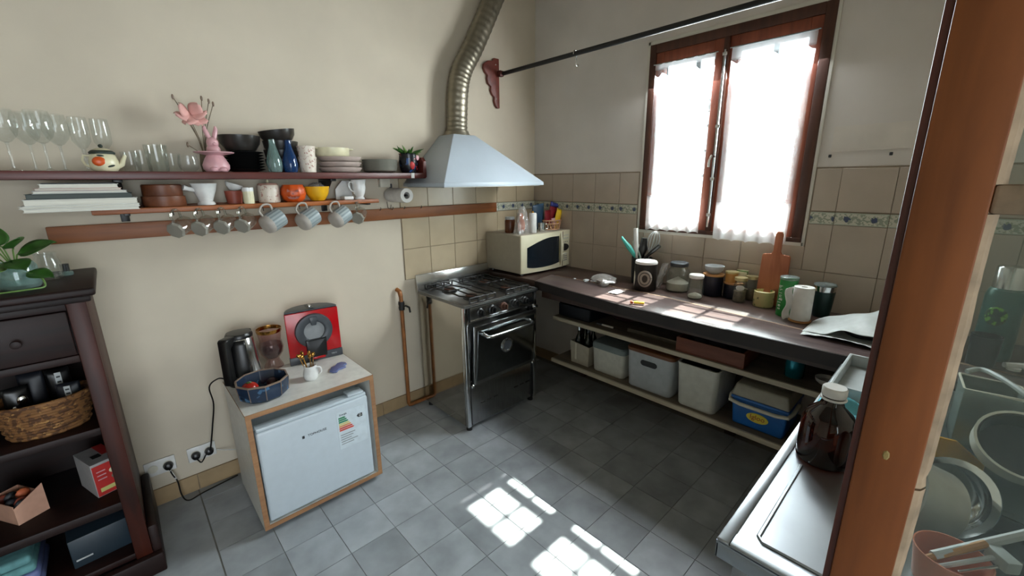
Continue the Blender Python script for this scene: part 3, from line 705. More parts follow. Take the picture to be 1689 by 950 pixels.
def petal(c, d, u, wd, ln, par, mm):
    d = Vector(d).normalized(); u = Vector(u); u = (u-d*u.dot(d)).normalized(); s_ = d.cross(u)
    def fn(a, b2):
        ww = wd*sin(pi*min(.98, .12+.8*b2))*(a-.5)*2
        return Vector(c)+d*ln*b2+s_*ww+u*(.012*b2*b2-.010*(a-.5)**2*4)
    MB().grid(fn, 6, 6).build('petal', mm, par, smooth=True, thick=.0015)
hub = (-.03, -.032, .235)
for d, u in (((.8, -.3, .15), (0, -.6, .8)), ((.5, -.5, .7), (0, -.8, .3)), ((-.6, -.4, .5), (0, -.7, .5)), ((-.9, -.3, -.1), (0, -.6, .6)), ((.3, -.5, -.7), (.4, -.7, .2)), ((-.3, -.5, -.65), (-.4, -.7, .3)), ((.75, -.2, -.4), (.2, -.7, .5))):
    petal(hub, d, u, .031, .062, fb, pinkflower)
# ---- dark plates and bowls
def plate_prof(r, h): return [(0, 0), (r*.6, 0), (r*.63, .003), (r*.97, h), (r, h+.002), (r*.96, h+.0035), (r*.6, .006), (0, .006)]
pp = MB().lathe(plate_prof(.083, .012), 32)
base = pp.build('plate', blackcer, None, smooth=True); base.location = (.495, 2.33, ZU)
NTH = ['bottom', 'second from bottom', 'third from bottom', 'fourth from bottom', 'fifth from bottom', 'sixth from bottom', 'topmost']
tag(base, 'bottom black plate of the stack left of the glass vases', 'plate', 'stacked black plates')
for k in range(1, 7):
    c_ = base.copy(); COL.objects.link(c_); c_.location = (.495, 2.33, ZU+.0125*k); c_['label'] = NTH[k]+' black plate of the stack left of the glass vases'
def bowl(nm, loc, r0, r1, h, mm, label, grp=None, rot=None, foot=0, cat='bowl'):
    o = MB().lathe([(0, 0), (r0*.7, 0), (r0, .004), (r0+(r1-r0)*.75, h*.5), (r1, h), (r1-.004, h), (r0+(r1-r0)*.7-.004, h*.5), (r0-.006, .01), (0, .008)], 32).build(nm, mm, None, smooth=True)
    o.location = loc
    if rot: o.rotation_euler = rot
    return tag(o, label, cat, grp)
bowl('bowl', (.490, 2.33, ZU+.092), .058, .084, .068, darkcer, 'dark brown ridged bowl on top of the black plates')
b1 = ZU
for k, nm in enumerate(('bottom', 'middle', 'upper')): bowl('bowl', (.665, 2.349, ZU+.042*k), .056, .078, .062, darkcer, nm+' dark bowl of the stack behind the glass vases', 'stacked dark bowls')
bowl('bowl', (.660, 2.345, ZU+.142), .058, .08, .055, darkcer, 'tilted dark bowl crowning the stack behind the glass vases', 'stacked dark bowls', (.0, -.14, 0))
for x, y, mm, lb in ((.598, 2.242, G_green, 'pale green glass bud vase in front of the dark plates'), (.665, 2.238, G_blue, 'deep blue glass bud vase beside the green one')):
    o = MB().lathe([(0, 0), (.026, 0), (.031, .018), (.033, .04), (.026, .075), (.014, .115), (.013, .145)], 26).build('bud_vase', mm, None, smooth=True); o.location = (x, y, ZU); tag(o, lb, 'vase', 'glass bud vases')
for k, lb in enumerate(('lower speckled beige cup of the stacked pair', 'upper speckled beige cup of the stacked pair')):
    o = MB().lathe(cup(.034, .042, .072), 24).build('tumbler_cup', speck, None, smooth=True); o.location = (.748, 2.250, ZU+.050*k); tag(o, lb, 'cup', 'stacked speckled cups')
for k, nm in enumerate(('bottom', 'middle', 'top')):
    o = MB().lathe([(0, 0), (.085, 0), (.112, .008), (.124, .022), (.126, .026), (.12, .027), (.107, .012), (.08, .008), (0, .008)], 36).build('plate', platepink, None, smooth=True); o.location = (.934, 2.318, ZU+.0265*k); o.scale = (.86, .86, 1)
    tag(o, nm+' dusty pink deep plate of the stack under the white dish', 'plate', 'stacked dusty pink plates')
dsh = thing('baking_dish', 'pale round dish with two small lugs on the pink plates', 'dish', (.897, 2.315, ZU+.0805))
MB().lathe([(0, 0), (.075, 0), (.083, .008), (.086, .042), (.081, .042), (.077, .01), (0, .008)], 32).build('body', cream, dsh, smooth=True)
for s in (-1, 1): MB().cbox((s*.09, -.01, .038), (.024, .04, .007)).build('lug', cream, dsh, bevel=.003)
for k, nm in enumerate(('bottom', 'middle', 'top')):
    o = MB().lathe([(0, 0), (.06, 0), (.088, .012), (.096, .036), (.098, .04), (.093, .04), (.083, .015), (.058, .008), (0, .008)], 34).build('bowl', plategrey, None, smooth=True); o.location = (1.163, 2.325, ZU+.016*k)
    tag(o, nm+' shallow grey bowl of the stack beside the painted pot', 'bowl', 'stacked shallow grey bowls')
# ---- painted pot with succulent
pt = thing('potted_succulent', 'black pot painted with folk flowers holding a spiky succulent', 'plant', (1.318, 2.275, ZU))
MB().lathe([(0, 0), (.04, 0), (.05, .02), (.056, .06), (.052, .1), (.055, .108), (.05, .108), (.047, .098), (0, .095)], 30).build('pot', potpaint, pt, smooth=True)
MB().ball((.03, -.043, .085), .014, .007, .016).build('painted_flower', pinkc, pt, smooth=True); MB().ball((-.006, -.05, .045), .016, .007, .026).build('painted_flower', cardred, pt, smooth=True)
rn = random.Random(3)
for k in range(15):
    a = 2*pi*k/15+rn.uniform(-.2, .2); ln = rn.uniform(.05, .085); e = rn.uniform(.15, .9)
    c0 = Vector((cos(a)*.012, sin(a)*.012, .098)); d = Vector((cos(a)*cos(e), sin(a)*cos(e), sin(e)))
    MB().tube([c0, c0+d*ln*.4, c0+d*ln*.8+Vector((0, 0, -.004)), c0+d*ln*1.15+Vector((0, 0, -.010))], [.006, .009, .005, .0008], 6).build('leaf', green if k % 3 else green2, pt, smooth=True)
MB().tube([(-.01, 0, .1), (-.04, -.01, .115), (-.065, -.015, .13), (-.078, -.02, .148)], [.005, .006, .004, .0008], 6).build('leaf', green, pt, smooth=True)

# ---- lower shelf contents
bk = [(.30, .21, .012, pages, paper, 0.0, 'lowest white magazine of the pile on the mug shelf'), (.31, .20, .009, pages, paper, -.03, 'second lowest white magazine of the pile on the mug shelf'), (.295, .2, .022, pages, paper, .02, 'thick white magazine under the green book of the pile'), (.275, .19, .018, pages, dkgreen, .0, 'dark green book in the middle of the pile'), (.245, .17, .010, pages, lgrey, .04, 'thin grey booklet above the green book'), (.225, .16, .009, pages, mugpink, -.02, 'thin pink booklet near the top of the pile'), (.205, .16, .014, pages, paper, .02, 'small white book second from the top of the pile'), (.19, .15, .004, pages, ink, .0, 'dark booklet lying on top of the pile')]
z = ZL
for (ww, dd, hh, pg, cv, rz, lb) in bk:
    t = thing('magazine' if 'magazine' in lb else 'book', lb, 'book', (-.062, 2.268, z), rz, 'books piled on the mug shelf')
    MB().box((-ww/2+.003, -dd/2+.003, .0015), (ww/2-.003, dd/2, hh-.0015)).build('pages', cv if cv in (dkgreen, ink) else pg, t, bevel=.0008, seg=1)
    MB().box((-ww/2, -dd/2, 0), (ww/2, dd/2, .0015)).build('back_cover', cv, t); MB().box((-ww/2, -dd/2, hh-.0015), (ww/2, dd/2, hh)).build('front_cover', cv, t)
    z += hh
dkwood = wood('dark_turned_wood', '#4a2412', '#6e3c1e', 0, 7, .45)
wbm = thing('wooden_box', 'round lidded wooden box at the left of the mug shelf', 'box', (.178, 2.335, ZL))
MB().lathe([(0, 0), (.072, 0), (.074, .004), (.074, .042), (0, .042)], 34).build('base', dkwood, wbm, smooth=True); MB().lathe([(0, .042), (.066, .042), (.068, .046), (.068, .086), (.064, .09), (0, .09)], 34).build('lid', dkwood, wbm, smooth=True)
ck = thing('ceramic_dripper', 'white footed ceramic coffee dripper with a straight handle', 'dripper', (.322, 2.325, ZL))
MB().lathe([(0, 0), (.034, 0), (.034, .006), (.026, .016), (.028, .024), (.042, .06), (.05, .092), (.046, .092), (.038, .06), (.02, .022), (0, .02)], 28).build('body', white, ck, smooth=True)
MB().tube([(-.036, -.01, .064), (-.056, -.014, .07), (-.076, -.018, .076)], [.009, .0095, .012], 10).build('handle', white, ck, smooth=True)
rc = thing('ramekin_pair', 'terracotta ramekin left of the small white shaker', 'ramekin', (.432, 2.335, ZL)); MB().lathe(cup(.03, .036, .058), 24).build('bowl', terracotta, rc, smooth=True)
wc = bowl('dish', (.43, 2.34, ZL+.060), .016, .036, .032, white, 'small white dish tipped over on the terracotta ramekin', rot=(.1, .32, 0), cat='dish')
sh = thing('salt_shaker', 'small white and cream shaker jar beside the terracotta ramekin', 'shaker', (.478, 2.275, ZL)); MB().lathe([(0, 0), (.021, 0), (.022, .004), (.022, .055), (0, .055)], 20).build('jar', cream, sh, smooth=True); MB().lathe([(.0, .055), (.0235, .055), (.0235, .072), (0, .073)], 20).build('lid', white, sh, smooth=True)
cj = thing('ceramic_canister', 'rose beige speckled ceramic canister with a small lid knob', 'canister', (.576, 2.325, ZL))
MB().lathe([(0, 0), (.044, 0), (.047, .006), (.047, .078), (.044, .082), (0, .082)], 28).build('body', speck, cj, smooth=True); lk = MB().lathe([(0, .082), (.046, .082), (.04, .09), (0, .093)], 28).build('lid', mugpink, cj, smooth=True); MB().ball((0, 0, .099), .006, .006, .007).build('knob', cream, lk, smooth=True)
pk = thing('pumpkin_bowl', 'orange ceramic pumpkin bowl carved with a grinning face', 'bowl', (.682, 2.308, ZL))
MB().lathe([(0, 0), (.034, 0), (.05, .014), (.058, .038), (.054, .066), (.045, .082), (.041, .082), (.049, .064), (.052, .038), (.03, .012), (0, .01)], 40, rib=9, amp=.025).build('shell', orange, pk, smooth=True)
Mf = Matrix.Rotation(-.32, 4, 'Z')
def face(poly, nm):
    mb = MB(); mb.prism(poly, -.064, -.045, 1); mb.xf(Mf); mb.build(nm, terracotta, pk)
face([(-.026, .048), (-.008, .050), (-.024, .062)], 'eye'); face([(.026, .048), (.008, .050), (.024, .062)], 'eye'); face([(-.005, .036), (.005, .036), (0, .046)], 'nose')
face([(-.03, .030), (-.02, .024), (-.014, .029), (-.006, .021), (0, .027), (.006, .021), (.014, .029), (.02, .024), (.03, .030), (.02, .017), (0, .013), (-.02, .017)], 'mouth')
bowl('bowl', (.797, 2.31, ZL), .034, .06, .072, yellow, 'glossy yellow footed bowl beside the pumpkin bowl')
tr = thing('foil_bag', 'crumpled clear bag of sweets lying in the yellow bowl', 'bag', (.797, 2.31, ZL+.04))
rn = random.Random(5)
MB().grid(lambda u, v: ((.046*sin(pi*v)*cos(2*pi*u))+rn.uniform(-.004, .004), .046*sin(pi*v)*sin(2*pi*u)+rn.uniform(-.004, .004), .022-.028*cos(pi*(1-v))+rn.uniform(-.005, .005)), 14, 8).build('film', G_bag, tr)
tc_ = thing('teacup', 'white curvy teacup with handle near the right end of the mug shelf', 'cup', (1.020, 2.31, ZL))
MB().lathe([(0, 0), (.027, 0), (.028, .005), (.02, .013), (.03, .035), (.036, .06), (.034, .08), (.041, .104), (.037, .104), (.031, .08), (.032, .06), (.018, .018), (0, .016)], 26, rib=8, amp=.02).build('body', white, tc_, smooth=True)
MB().tube(catmull([(-.03, -.004, .088), (-.052, -.006, .092), (-.058, -.007, .07), (-.046, -.006, .048), (-.03, -.004, .042), (-.03, -.004, .03)], 5), .0042, 8).build('handle', white, tc_, smooth=True)
wh = thing('napkin_stand', 'white folded card stand behind the teacup', 'stand', (.95, 2.365, ZL)); MB().prism([(-.04, 0), (.05, 0), (.05, .1), (.0, .1), (-.04, .055)], -.006, .006, 1).build('panel', white, wh, bevel=.001); MB().box((-.02, -.07, 0), (.03, -.006, .018)).build('foot', white, wh, bevel=.003)
# ---- hanging mugs
def hang_mug(loc, label, mm, kind='mug', r=.045, h=.094, grp='ribbed grey mugs hanging from hooks', rz=0, tilt=1.12):
    t = thing(kind, label, 'mug', loc, 0, grp)
    # local frame: handle top at the origin, mug axis lying and the mouth rising to the right
    Mx = Matrix.Rotation(rz, 4, 'Z')@Matrix.Rotation(tilt, 4, 'Y')@Matrix.Translation((r+.040, 0, -h*.52))
    if kind == 'mug':
        pr = [(0, 0), (r*.62, 0), (r*.86, .006), (r, .022), (r, h), (r-.004, h), (r-.004, .02), (0, .008)]; bd = MB().lathe(pr, 68, rib=17, amp=.012)
    else: pr = [(0, 0), (r*.9, 0), (r, .004), (r*.97, h)]; bd = MB().lathe(pr, 8 if kind != 'mug' else 30)
    o = bd.build('body', mm, t, smooth=True); o.matrix_basis = Mx
    if kind == 'mug':
        o2 = MB().lathe([(0, -.0004), (r*.63, -.0004), (r*.87, .0056), (r*1.008, .02), (r*1.012, .027)], 40).build('base', mugbase, t, smooth=True); o2.matrix_basis = Mx
    if kind != 'mug': o2 = MB().lathe([(0, -.0004), (r*.9, -.0004), (r*1.01, .004), (r*1.005, .012), (0, .012)], 8).build('thick_base', G_base, t); o2.matrix_basis = Mx
    hn = MB().tube(catmull([(-r+.003, 0, h*.82), (-r-.026, 0, h*.84), (-r-.040, 0, h*.52), (-r-.026, 0, h*.2), (-r+.003, 0, h*.22)], 6), .0048, 8).build('handle', mm if kind != 'mug' else mugbase, t, smooth=True); hn.matrix_basis = Mx
    return t
mugbase = plain('mug_base_beige', '#a59d94', .4)
hang_mug((.520, 2.232, 1.400), 'leftmost ribbed grey mug hanging under the shelf', stripes, rz=.35)
hang_mug((.678, 2.232, 1.400), 'middle ribbed grey mug hanging under the shelf', stripes, rz=.35)
hang_mug((.838, 2.232, 1.400), 'rightmost ribbed grey mug hanging under the shelf', stripes, rz=.35)
for x, lb in ((.190, 'first clear glass mug hanging at the left, below the wooden box'), (.270, 'second clear glass mug hanging from the left'), (.350, 'third clear glass mug hanging from the left'), (.428, 'fourth clear glass mug, hanging next to the ribbed mugs'), (.965, 'clear glass mug hanging to the right of the ribbed mugs')):
    hang_mug((x, 2.232, 1.394), lb, G_mug, 'glass_mug', .034, .080, 'clear glass mugs hanging from hooks', .85, 1.2)
# ---- paper roll and box on the wall
pr_ = thing('paper_towel_roll', 'white paper roll on a wall holder beside the hood', 'paper roll', (1.252, 2.43, 1.423))
MB().lathe([(.019, .03), (.040, .03), (.041, .04), (.041, .215), (.040, .225), (.019, .225), (.019, .03)], 28).xf(Matrix.Rotation(pi/2, 4, 'X')).build('paper', tissue, pr_, smooth=True)
MB().tube([(0, 0, 0), (0, -.23, 0)], .006, 8).build('holder_rod', iron, pr_, smooth=True); MB().tube([(-.012, -.003, -.04), (-.018, -.02, -.075), (-.005, -.03, -.085), (.01, -.01, -.06)], .0018, 6).build('wire', iron, pr_, smooth=True)
jb = thing('junction_box', 'grey white electrical box on the wall under the upper shelf', 'box', (1.225, 2.43, 1.468)); MB().box((-.032, -.03, 0), (.032, 0, .05)).build('case', offwhite, jb, bevel=.003); MB().box((.04, -.012, -.07), (.052, 0, .02)).build('cable_duct', dgrey, jb)
# ---- curtain pole with bracket
cp = thing('curtain_pole', 'dark iron pole crossing the room above the worktop', 'pole', (2.16, 2.41, 2.222)); MB().tube([(0, 0, 0), (0, -2.84, 0)], .0135, 12).build('pipe', iron, cp, smooth=True)
MB().box((-.03, -.04, -.02), (.005, -.01, .018)).build('pole_socket', darkred, cp, bevel=.004)
bp_ = thing('pole_bracket', 'carved red-brown wooden bracket holding the iron pole', 'bracket', (2.155, 2.43, 2.0))
prof = [(0, 0), (0, .32), (-.045, .32), (-.055, .30), (-.10, .295), (-.135, .27), (-.14, .245), (-.125, .22), (-.105, .205), (-.11, .18), (-.10, .15), (-.075, .135), (-.078, .11), (-.065, .085), (-.045, .07), (-.048, .045), (-.035, .015), (-.02, 0)]
MB().prism(prof, -.022, 0, 1).build('plate', plain('bracket_red', '#6e3228', .45, var=.2), bp_, bevel=.003)
for z in (.28, .06): MB().lathe([(0, 0), (.005, 0), (0, .003)], 8).xf(Matrix.Translation((-.03, -.022, z))@Matrix.Rotation(pi/2, 4, 'X')).build('screw', steel, bp_)
hk = thing('s_hook', 'thin metal hook hanging on the iron pole', 'hook', (2.16, 1.742, 2.222)); MB().tube([(-.014, 0, -.006), (-.012, 0, .012), (0, 0, .018), (.013, 0, .012), (.015, 0, -.01), (.008, 0, -.045), (.012, 0, -.062), (.024, 0, -.066), (.034, 0, -.055)], .0032, 6).build('wire', steel, hk, smooth=True)

# ---- sockets, plugs and cables
for x, lb in ((-.036, 'white double wall socket by the cabinet'), (.127, 'white double wall socket by the fridge box')):
    t = thing('wall_socket', lb, 'socket', (x, 2.43, .195)); MB().box((-.058, -.010, -.038), (.058, 0, .038)).build('plate', white, t, bevel=.004)
    for s in (-.028, .028): MB().lathe([(0, 0), (.019, 0), (.019, .002), (0, .002)], 20).xf(Matrix.Translation((s, -.010, 0))@Matrix.Rotation(pi/2, 4, 'X')).build('outlet', offwhite, t, smooth=True)
def plug(x, label, cab, nm='power_cable', mid=None):
    t = thing('plug', label, 'plug', (x, 2.4175, .192)); MB().lathe([(0, 0), (.018, 0), (.02, .006), (.016, .022), (.009, .026), (0, .027)], 20).xf(Matrix.Rotation(pi/2, 4, 'X')).build('body', black, t, smooth=True)
    MB().tube(catmull([Vector(p)-Vector((x, 2.4175, .192)) for p in cab], 6), .0035, 6).build('cable', black, t, smooth=True)
    if mid: MB().tube([Vector(p)-Vector((x, 2.4175, .192)) for p in mid], .0048, 6).build('cable_sleeve', white, t, smooth=True)
plug(-.008, 'black plug in the left socket with a cable to the floor', [(-.008, 2.395, .185), (0.0, 2.385, .15), (.012, 2.38, .11), (.015, 2.37, .04), (.035, 2.35, .008), (.10, 2.37, .006), (.25, 2.40, .005)], mid=[(-.006, 2.393, .175), (.008, 2.382, .125)])
plug(.100, 'black plug at the left of the second socket', [(.10, 2.395, .185), (.112, 2.38, .165), (.124, 2.385, .17), (.14, 2.395, .188), (.152, 2.40, .186)])
plug(.155, 'black plug of the kettle cable rising to the fridge box', [(.155, 2.395, .195), (.165, 2.39, .23), (.185, 2.38, .33), (.205, 2.35, .46), (.20, 2.33, .56), (.235, 2.29, .605), (.262, 2.275, .600)])
cs = thing('thin_white_cable', 'thin white cable from the second socket to the fridge box', 'cable', (.187, 2.42, .18)); MB().tube([(0, 0, 0), (.03, -.03, -.002), (.06, -.06, -.0), (.10, -.12, .02)], .003, 6).build('cable', white, cs, smooth=True)

# ================================================================== FRIDGE BOX
fx = thing('fridge_cabinet', 'white open-front box with ply edges on castors holding the small fridge', 'cabinet', (.524, 1.85, 0))
T_ = .02
for nm, a, b_ in (('side_panel', (-.273, .002, .03), (-.273+T_, .43, .588)), ('side_panel', (.273-T_, .002, .03), (.273, .43, .588)), ('top_panel', (-.273+T_, .002, .588-T_), (.273-T_, .43, .588)), ('bottom_panel', (-.273+T_, .002, .03), (.273-T_, .43, .05))):
    MB().box(a, b_).build(nm, whitemel, fx)
for a, b_ in (((-.273, -.001, .03), (-.273+T_, .002, .588)), ((.273-T_, -.001, .03), (.273, .002, .588)), ((-.253, -.001, .568), (.253, .002, .588)), ((-.253, -.001, .03), (.253, .002, .05))): MB().box(a, b_).build('edge_strip', edgeply, fx)
for s in (-1, 1): MB().box((s*.2735-.001, .002, .585), (s*.2735+.001, .43, .588)).build('edge_strip', edgeply, fx)
for x in (-.22, .22):
    for y in (.05, .38):
        k_ = MB().lathe([(0, -.008), (.014, -.008), (.014, .008), (0, .008)], 14).xf(Matrix.Translation((x, y, .014))@Matrix.Rotation(pi/2, 4, 'Y')).build('castor', black, fx, smooth=True); MB().box((x-.011, y-.011, .022), (x+.011, y+.011, .03)).build('fork', iron, k_)
fg = thing('mini_fridge', 'small white bar fridge with energy sticker inside the box', 'fridge', (.517, 1.85, .05))
MB().box((-.238, .045, 0.004), (.238, .41, .448)).build('body', fridge_m, fg, bevel=.006)
MB().box((-.24, -.004, .012), (.24, .042, .445)).build('door', fridge_m, fg, bevel=.010, seg=3)
MB().box((-.236, -.0, .4455), (.236, .05, .462)).build('top_cap', fridge_m, fg, bevel=.004)
MB().box((.15, .0, .462), (.225, .06, .474)).build('hinge_cover', fridge_m, fg, bevel=.004)
for x in (-.2, .2): MB().cbox((x, .1, .002), (.03, .03, .004)).build('foot', black, fg)
text('TOPHOUSE', .016, ink, fg, (-.005, -.0042, .352), (pi/2, 0, 0), 'logo_lettering'); MB().cbox((-.065, -.0046, .352), (.010, .001, .013)).build('logo_mark', ink, fg)
sk_ = MB().box((.085, -.0050, .215), (.222, -.004, .405)).build('energy_sticker', plain('sticker_paper', '#c3ced4', .4), fg)
for i, (mm, ln) in enumerate(((tag_green, .034), (tag_green, .04), (tag_green, .046), (tag_mid, .052), (tag_orange, .058), (tag_red, .064), (tag_red, .07))):
    z0 = .372-.0105*i; MB().prism([(.092, z0), (.092+ln-.006, z0), (.092+ln, z0+.004), (.092+ln-.006, z0+.008), (.092, z0+.008)], -.0056, -.005, 1).build('rating_bar', mm, sk_)
text('Energía', .012, ink, sk_, (.115, -.0052, .392), (pi/2, 0, 0)); text('D', .016, paper, MB().prism([(.178, .357), (.186, .348), (.206, .348), (.206, .366), (.186, .366)], -.0056, -.005, 1).build('grade_arrow', ink, sk_), (.195, -.0058, .357), (pi/2, 0, 0))
for i, wd in enumerate((.07, .06, .05, .08, .06)): MB().box((.094, -.0055, .285-.012*i), (.094+wd, -.005, .289-.012*i)).build('print_line', mgrey, sk_)
# ---- things on the fridge box
ZF = .588
kt = thing('electric_kettle', 'black and steel electric kettle on the fridge box', 'kettle', (.335, 2.205, ZF), .75)
MB().lathe([(0, 0), (.072, 0), (.074, .01), (.07, .018), (0, .018)], 30).build('base', black, kt, smooth=True)
MB().lathe([(0, .018), (.07, .018), (.071, .05), (.062, .15), (.054, .225), (.05, .23), (0, .23)], 32).build('jug', steel, kt, smooth=True)
MB().lathe([(.055, .224), (.056, .236), (.05, .246), (0, .25)], 30).build('lid', black, kt, smooth=True)
MB().prism([(-.05, .222), (-.048, .246), (-.105, .246), (-.112, .236), (-.116, .03), (-.070, .018), (-.066, .05), (-.082, .06), (-.082, .20)], -.02, .02, 1).build('handle', black, kt, bevel=.006)
MB().prism([(.048, .21), (.07, .235), (.066, .243), (.045, .243)], -.014, .014, 1).build('spout', black, kt, bevel=.003)
MB().grid(lambda u, v: ((.0735-.018*v*v)*cos(pi*1.0+(u-.5)*2.0), (.0735-.018*v*v)*sin(pi+(u-.5)*2.0), .02+.2*v), 16, 8).build('handle_panel', black, kt, smooth=True, thick=.003)
vg = thing('gold_rim_glass', 'gold-rimmed pink glass carafe with dark liquid beside the kettle', 'carafe', (.478, 2.30, ZF))
MB().lathe([(0, 0), (.045, 0), (.043, .008), (.03, .035), (.028, .045), (.05, .075), (.056, .105), (.048, .14), (.055, .195)], 32).build('vessel', G_pink, vg, smooth=True)
MB().lathe([(0, .05), (.025, .05), (.046, .078), (.0515, .105), (.047, .125), (0, .125)], 28).build('liquid', plain('dark_liquid', '#150d10', .1), vg, smooth=True)
MB().lathe([(.054, .186), (.0565, .189), (.0575, .205), (.055, .205), (.0525, .19), (.054, .186)], 32).build('gold_band', gold, vg, smooth=True)
cm = thing('coffee_machine', 'red capsule coffee machine with a grey ring front', 'coffee machine', (.668, 2.245, ZF), -.10)
Dp = [(-.128, -.03), (.128, -.03)]+[(.128*cos(pi*i/14), -.03+.115*sin(pi*i/14)) for i in range(1, 14)]
MB().prism([(x*1.02, y) for x, y in Dp], 0, .042).build('base', dgrey, cm, bevel=.004)
MB().prism(Dp, .042, .275).build('body', red, cm, bevel=.005)
MB().prism([(x*.985, y*.985) for x, y in Dp], .275, .285).build('top_lid', dgrey, cm, bevel=.005)
MB().box((-.006, -.01, .285), (.006, .02, .298)).build('lever', steel, cm, bevel=.002); MB().prism([(-.016, .285), (.016, .285), (.01, .29), (-.01, .29)], -.03, .05, 1).build('lever_track', black, cm)
RX = Matrix.Translation((0, -.031, .168))@Matrix.Rotation(pi/2, 4, 'X')
MB().lathe([(.05, -.004), (.05, .010), (.06, .016), (.088, .012), (.092, 0), (.05, -.004)], 40).xf(RX).build('front_ring', dgrey, cm, smooth=True)
MB().lathe([(0, 0), (.052, 0), (.052, .003), (0, .003)], 32).xf(RX).build('cup_recess', mgrey, cm, smooth=True)
MB().prism([(-.012, .2), (.012, .2), (.02, .245), (-.02, .245)], -.052, -.031, 1).build('nozzle', dgrey, cm, bevel=.004)
MB().prism([(-.045, .03), (.045, .03), (.05, .13), (.035, .125), (-.035, .125), (-.05, .13)], -.062, -.031, 1).build('cup_stand', black, cm, bevel=.004)
MB().box((-.03, -.064, .022), (.035, -.03, .035)).build('drip_edge', red, cm, bevel=.003)
text('OBLO', .010, lgrey, cm, (.085, -.0325, .022), (pi/2, 0, 0))
bwl = thing('octagonal_bowl', 'dark blue glazed faceted ceramic bowl on the fridge box', 'bowl', (.360, 2.00, ZF), .2)
n8 = 10
MB().lathe([(0, 0), (.085, 0), (.098, .012), (.105, .075), (.098, .077), (.09, .014), (0, .01)], n8).build('shell', bluegl, bwl, bevel=.002)
MB().lathe([(.098, .0765), (.1055, .0755), (.104, .081), (.099, .0815), (.098, .0765)], n8).build('rim', rimbrown, bwl)
for i in range(n8): a = 2*pi*i/n8; MB().tube([(.099*cos(a), .099*sin(a), .014), (.1055*cos(a), .1055*sin(a), .074)], .0016, 5).build('ridge', rimbrown, bwl)
tm = thing('tomato', 'red tomato lying in the blue faceted bowl', 'tomato', (.312, 2.015, ZF+.0135)); MB().ball((0, 0, .028), .034, .034, .028, 20, 12).build('flesh', plain('tomato_red', '#b3271d', .2), tm, smooth=True); MB().lathe([(0, .055), (.006, .057), (.012, .056)], 6).build('calyx', green, tm)
on = tag(MB().ball((0, 0, .02), .024, .03, .02, 18, 10).build('plum', plain('plum_dark', '#2a1013', .3), None, smooth=True), 'dark plum in the blue faceted bowl', 'plum'); on.location = (.405, 2.035, ZF+.0135)
jg = thing('milk_jug', 'small white jug holding gold spoons', 'jug', (.566, 2.015, ZF), -.6)
MB().lathe([(0, 0), (.026, 0), (.033, .012), (.034, .03), (.027, .055), (.029, .07), (.026, .07), (.024, .055), (.03, .03), (.024, .01), (0, .008)], 28).build('body', white, jg, smooth=True)
MB().tube(catmull([(.026, 0, .06), (.045, 0, .058), (.048, 0, .035), (.032, 0, .018)], 5), .004, 8).build('handle', white, jg, smooth=True)
rn = random.Random(11)
for k in range(6):
    a = 2*pi*k/6+.3; tp2 = Vector((cos(a)*.03-.012, sin(a)*.025, .115+.012*rn.random())); c0 = Vector((cos(a)*.010, sin(a)*.010, .012))
    t = thing('gold_spoon', ['gold teaspoon at the right front of the white jug', 'gold teaspoon at the back right of the white jug', 'gold teaspoon at the back of the white jug', 'gold teaspoon leaning farthest left in the white jug', 'gold teaspoon at the left front of the white jug', 'gold teaspoon nearest the jug handle'][k], 'spoon', (.566, 2.015, ZF), -.6, 'gold teaspoons in the jug'); 
    MB().tube([c0, (c0+tp2)/2, tp2], .0022, 6).build('handle', gold, t, smooth=True); MB().ball((0, 0, 0), .010, .007, .013, 10, 6).xf(Matrix.Translation(tp2)@Matrix.Rotation(a, 4, 'Z')@Matrix.Rotation(.7, 4, 'Y')).build('bowl', gold, t, smooth=True)
fs_ = [(-.055, -.012), (-.045, -.022), (-.02, -.016), (0, -.022), (.02, -.026), (.024, -.012), (.05, -.014), (.062, -.002), (.058, .014), (.04, .02), (.01, .014), (-.012, .018), (-.03, .010), (-.05, .004)]
tv = MB().prism(fs_, 0, .008).build('trivet', pale_blue, None, bevel=.002); tv.location = (.700, 2.045, ZF); tv.rotation_euler = (0, 0, .55); tv.scale = (1.0, 1.5, 1); tag(tv, 'slate blue wavy coaster lying on the fridge box', 'coaster')

# ================================================================== LEFT CABINET
cb = thing('open_cabinet', 'dark mahogany cabinet with a drawer and open shelves at the left', 'cabinet', (-.45, 2.19, 0))
X0, X1, Y0, Y1 = -.33, .34, -.21, .215
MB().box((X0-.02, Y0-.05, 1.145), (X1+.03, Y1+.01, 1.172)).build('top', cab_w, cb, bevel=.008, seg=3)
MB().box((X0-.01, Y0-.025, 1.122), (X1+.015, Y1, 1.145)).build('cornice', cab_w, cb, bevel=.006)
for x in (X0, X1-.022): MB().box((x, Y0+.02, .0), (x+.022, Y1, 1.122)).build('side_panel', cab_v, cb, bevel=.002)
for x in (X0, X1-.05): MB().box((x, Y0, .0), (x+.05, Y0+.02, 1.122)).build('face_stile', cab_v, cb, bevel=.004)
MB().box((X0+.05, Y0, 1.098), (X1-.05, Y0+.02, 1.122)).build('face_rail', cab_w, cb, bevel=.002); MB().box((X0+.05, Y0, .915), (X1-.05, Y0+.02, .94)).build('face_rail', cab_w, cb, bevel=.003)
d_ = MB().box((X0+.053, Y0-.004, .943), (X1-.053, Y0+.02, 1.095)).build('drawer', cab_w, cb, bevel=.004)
MB().lathe([(0, 0), (.008, 0), (.006, .012), (.013, .02), (.012, .027), (0, .03)], 16).xf(Matrix.Translation((.165, Y0-.004, 1.018))@Matrix.Rotation(pi/2, 4, 'X')).build('knob', cab_w, d_, smooth=True)
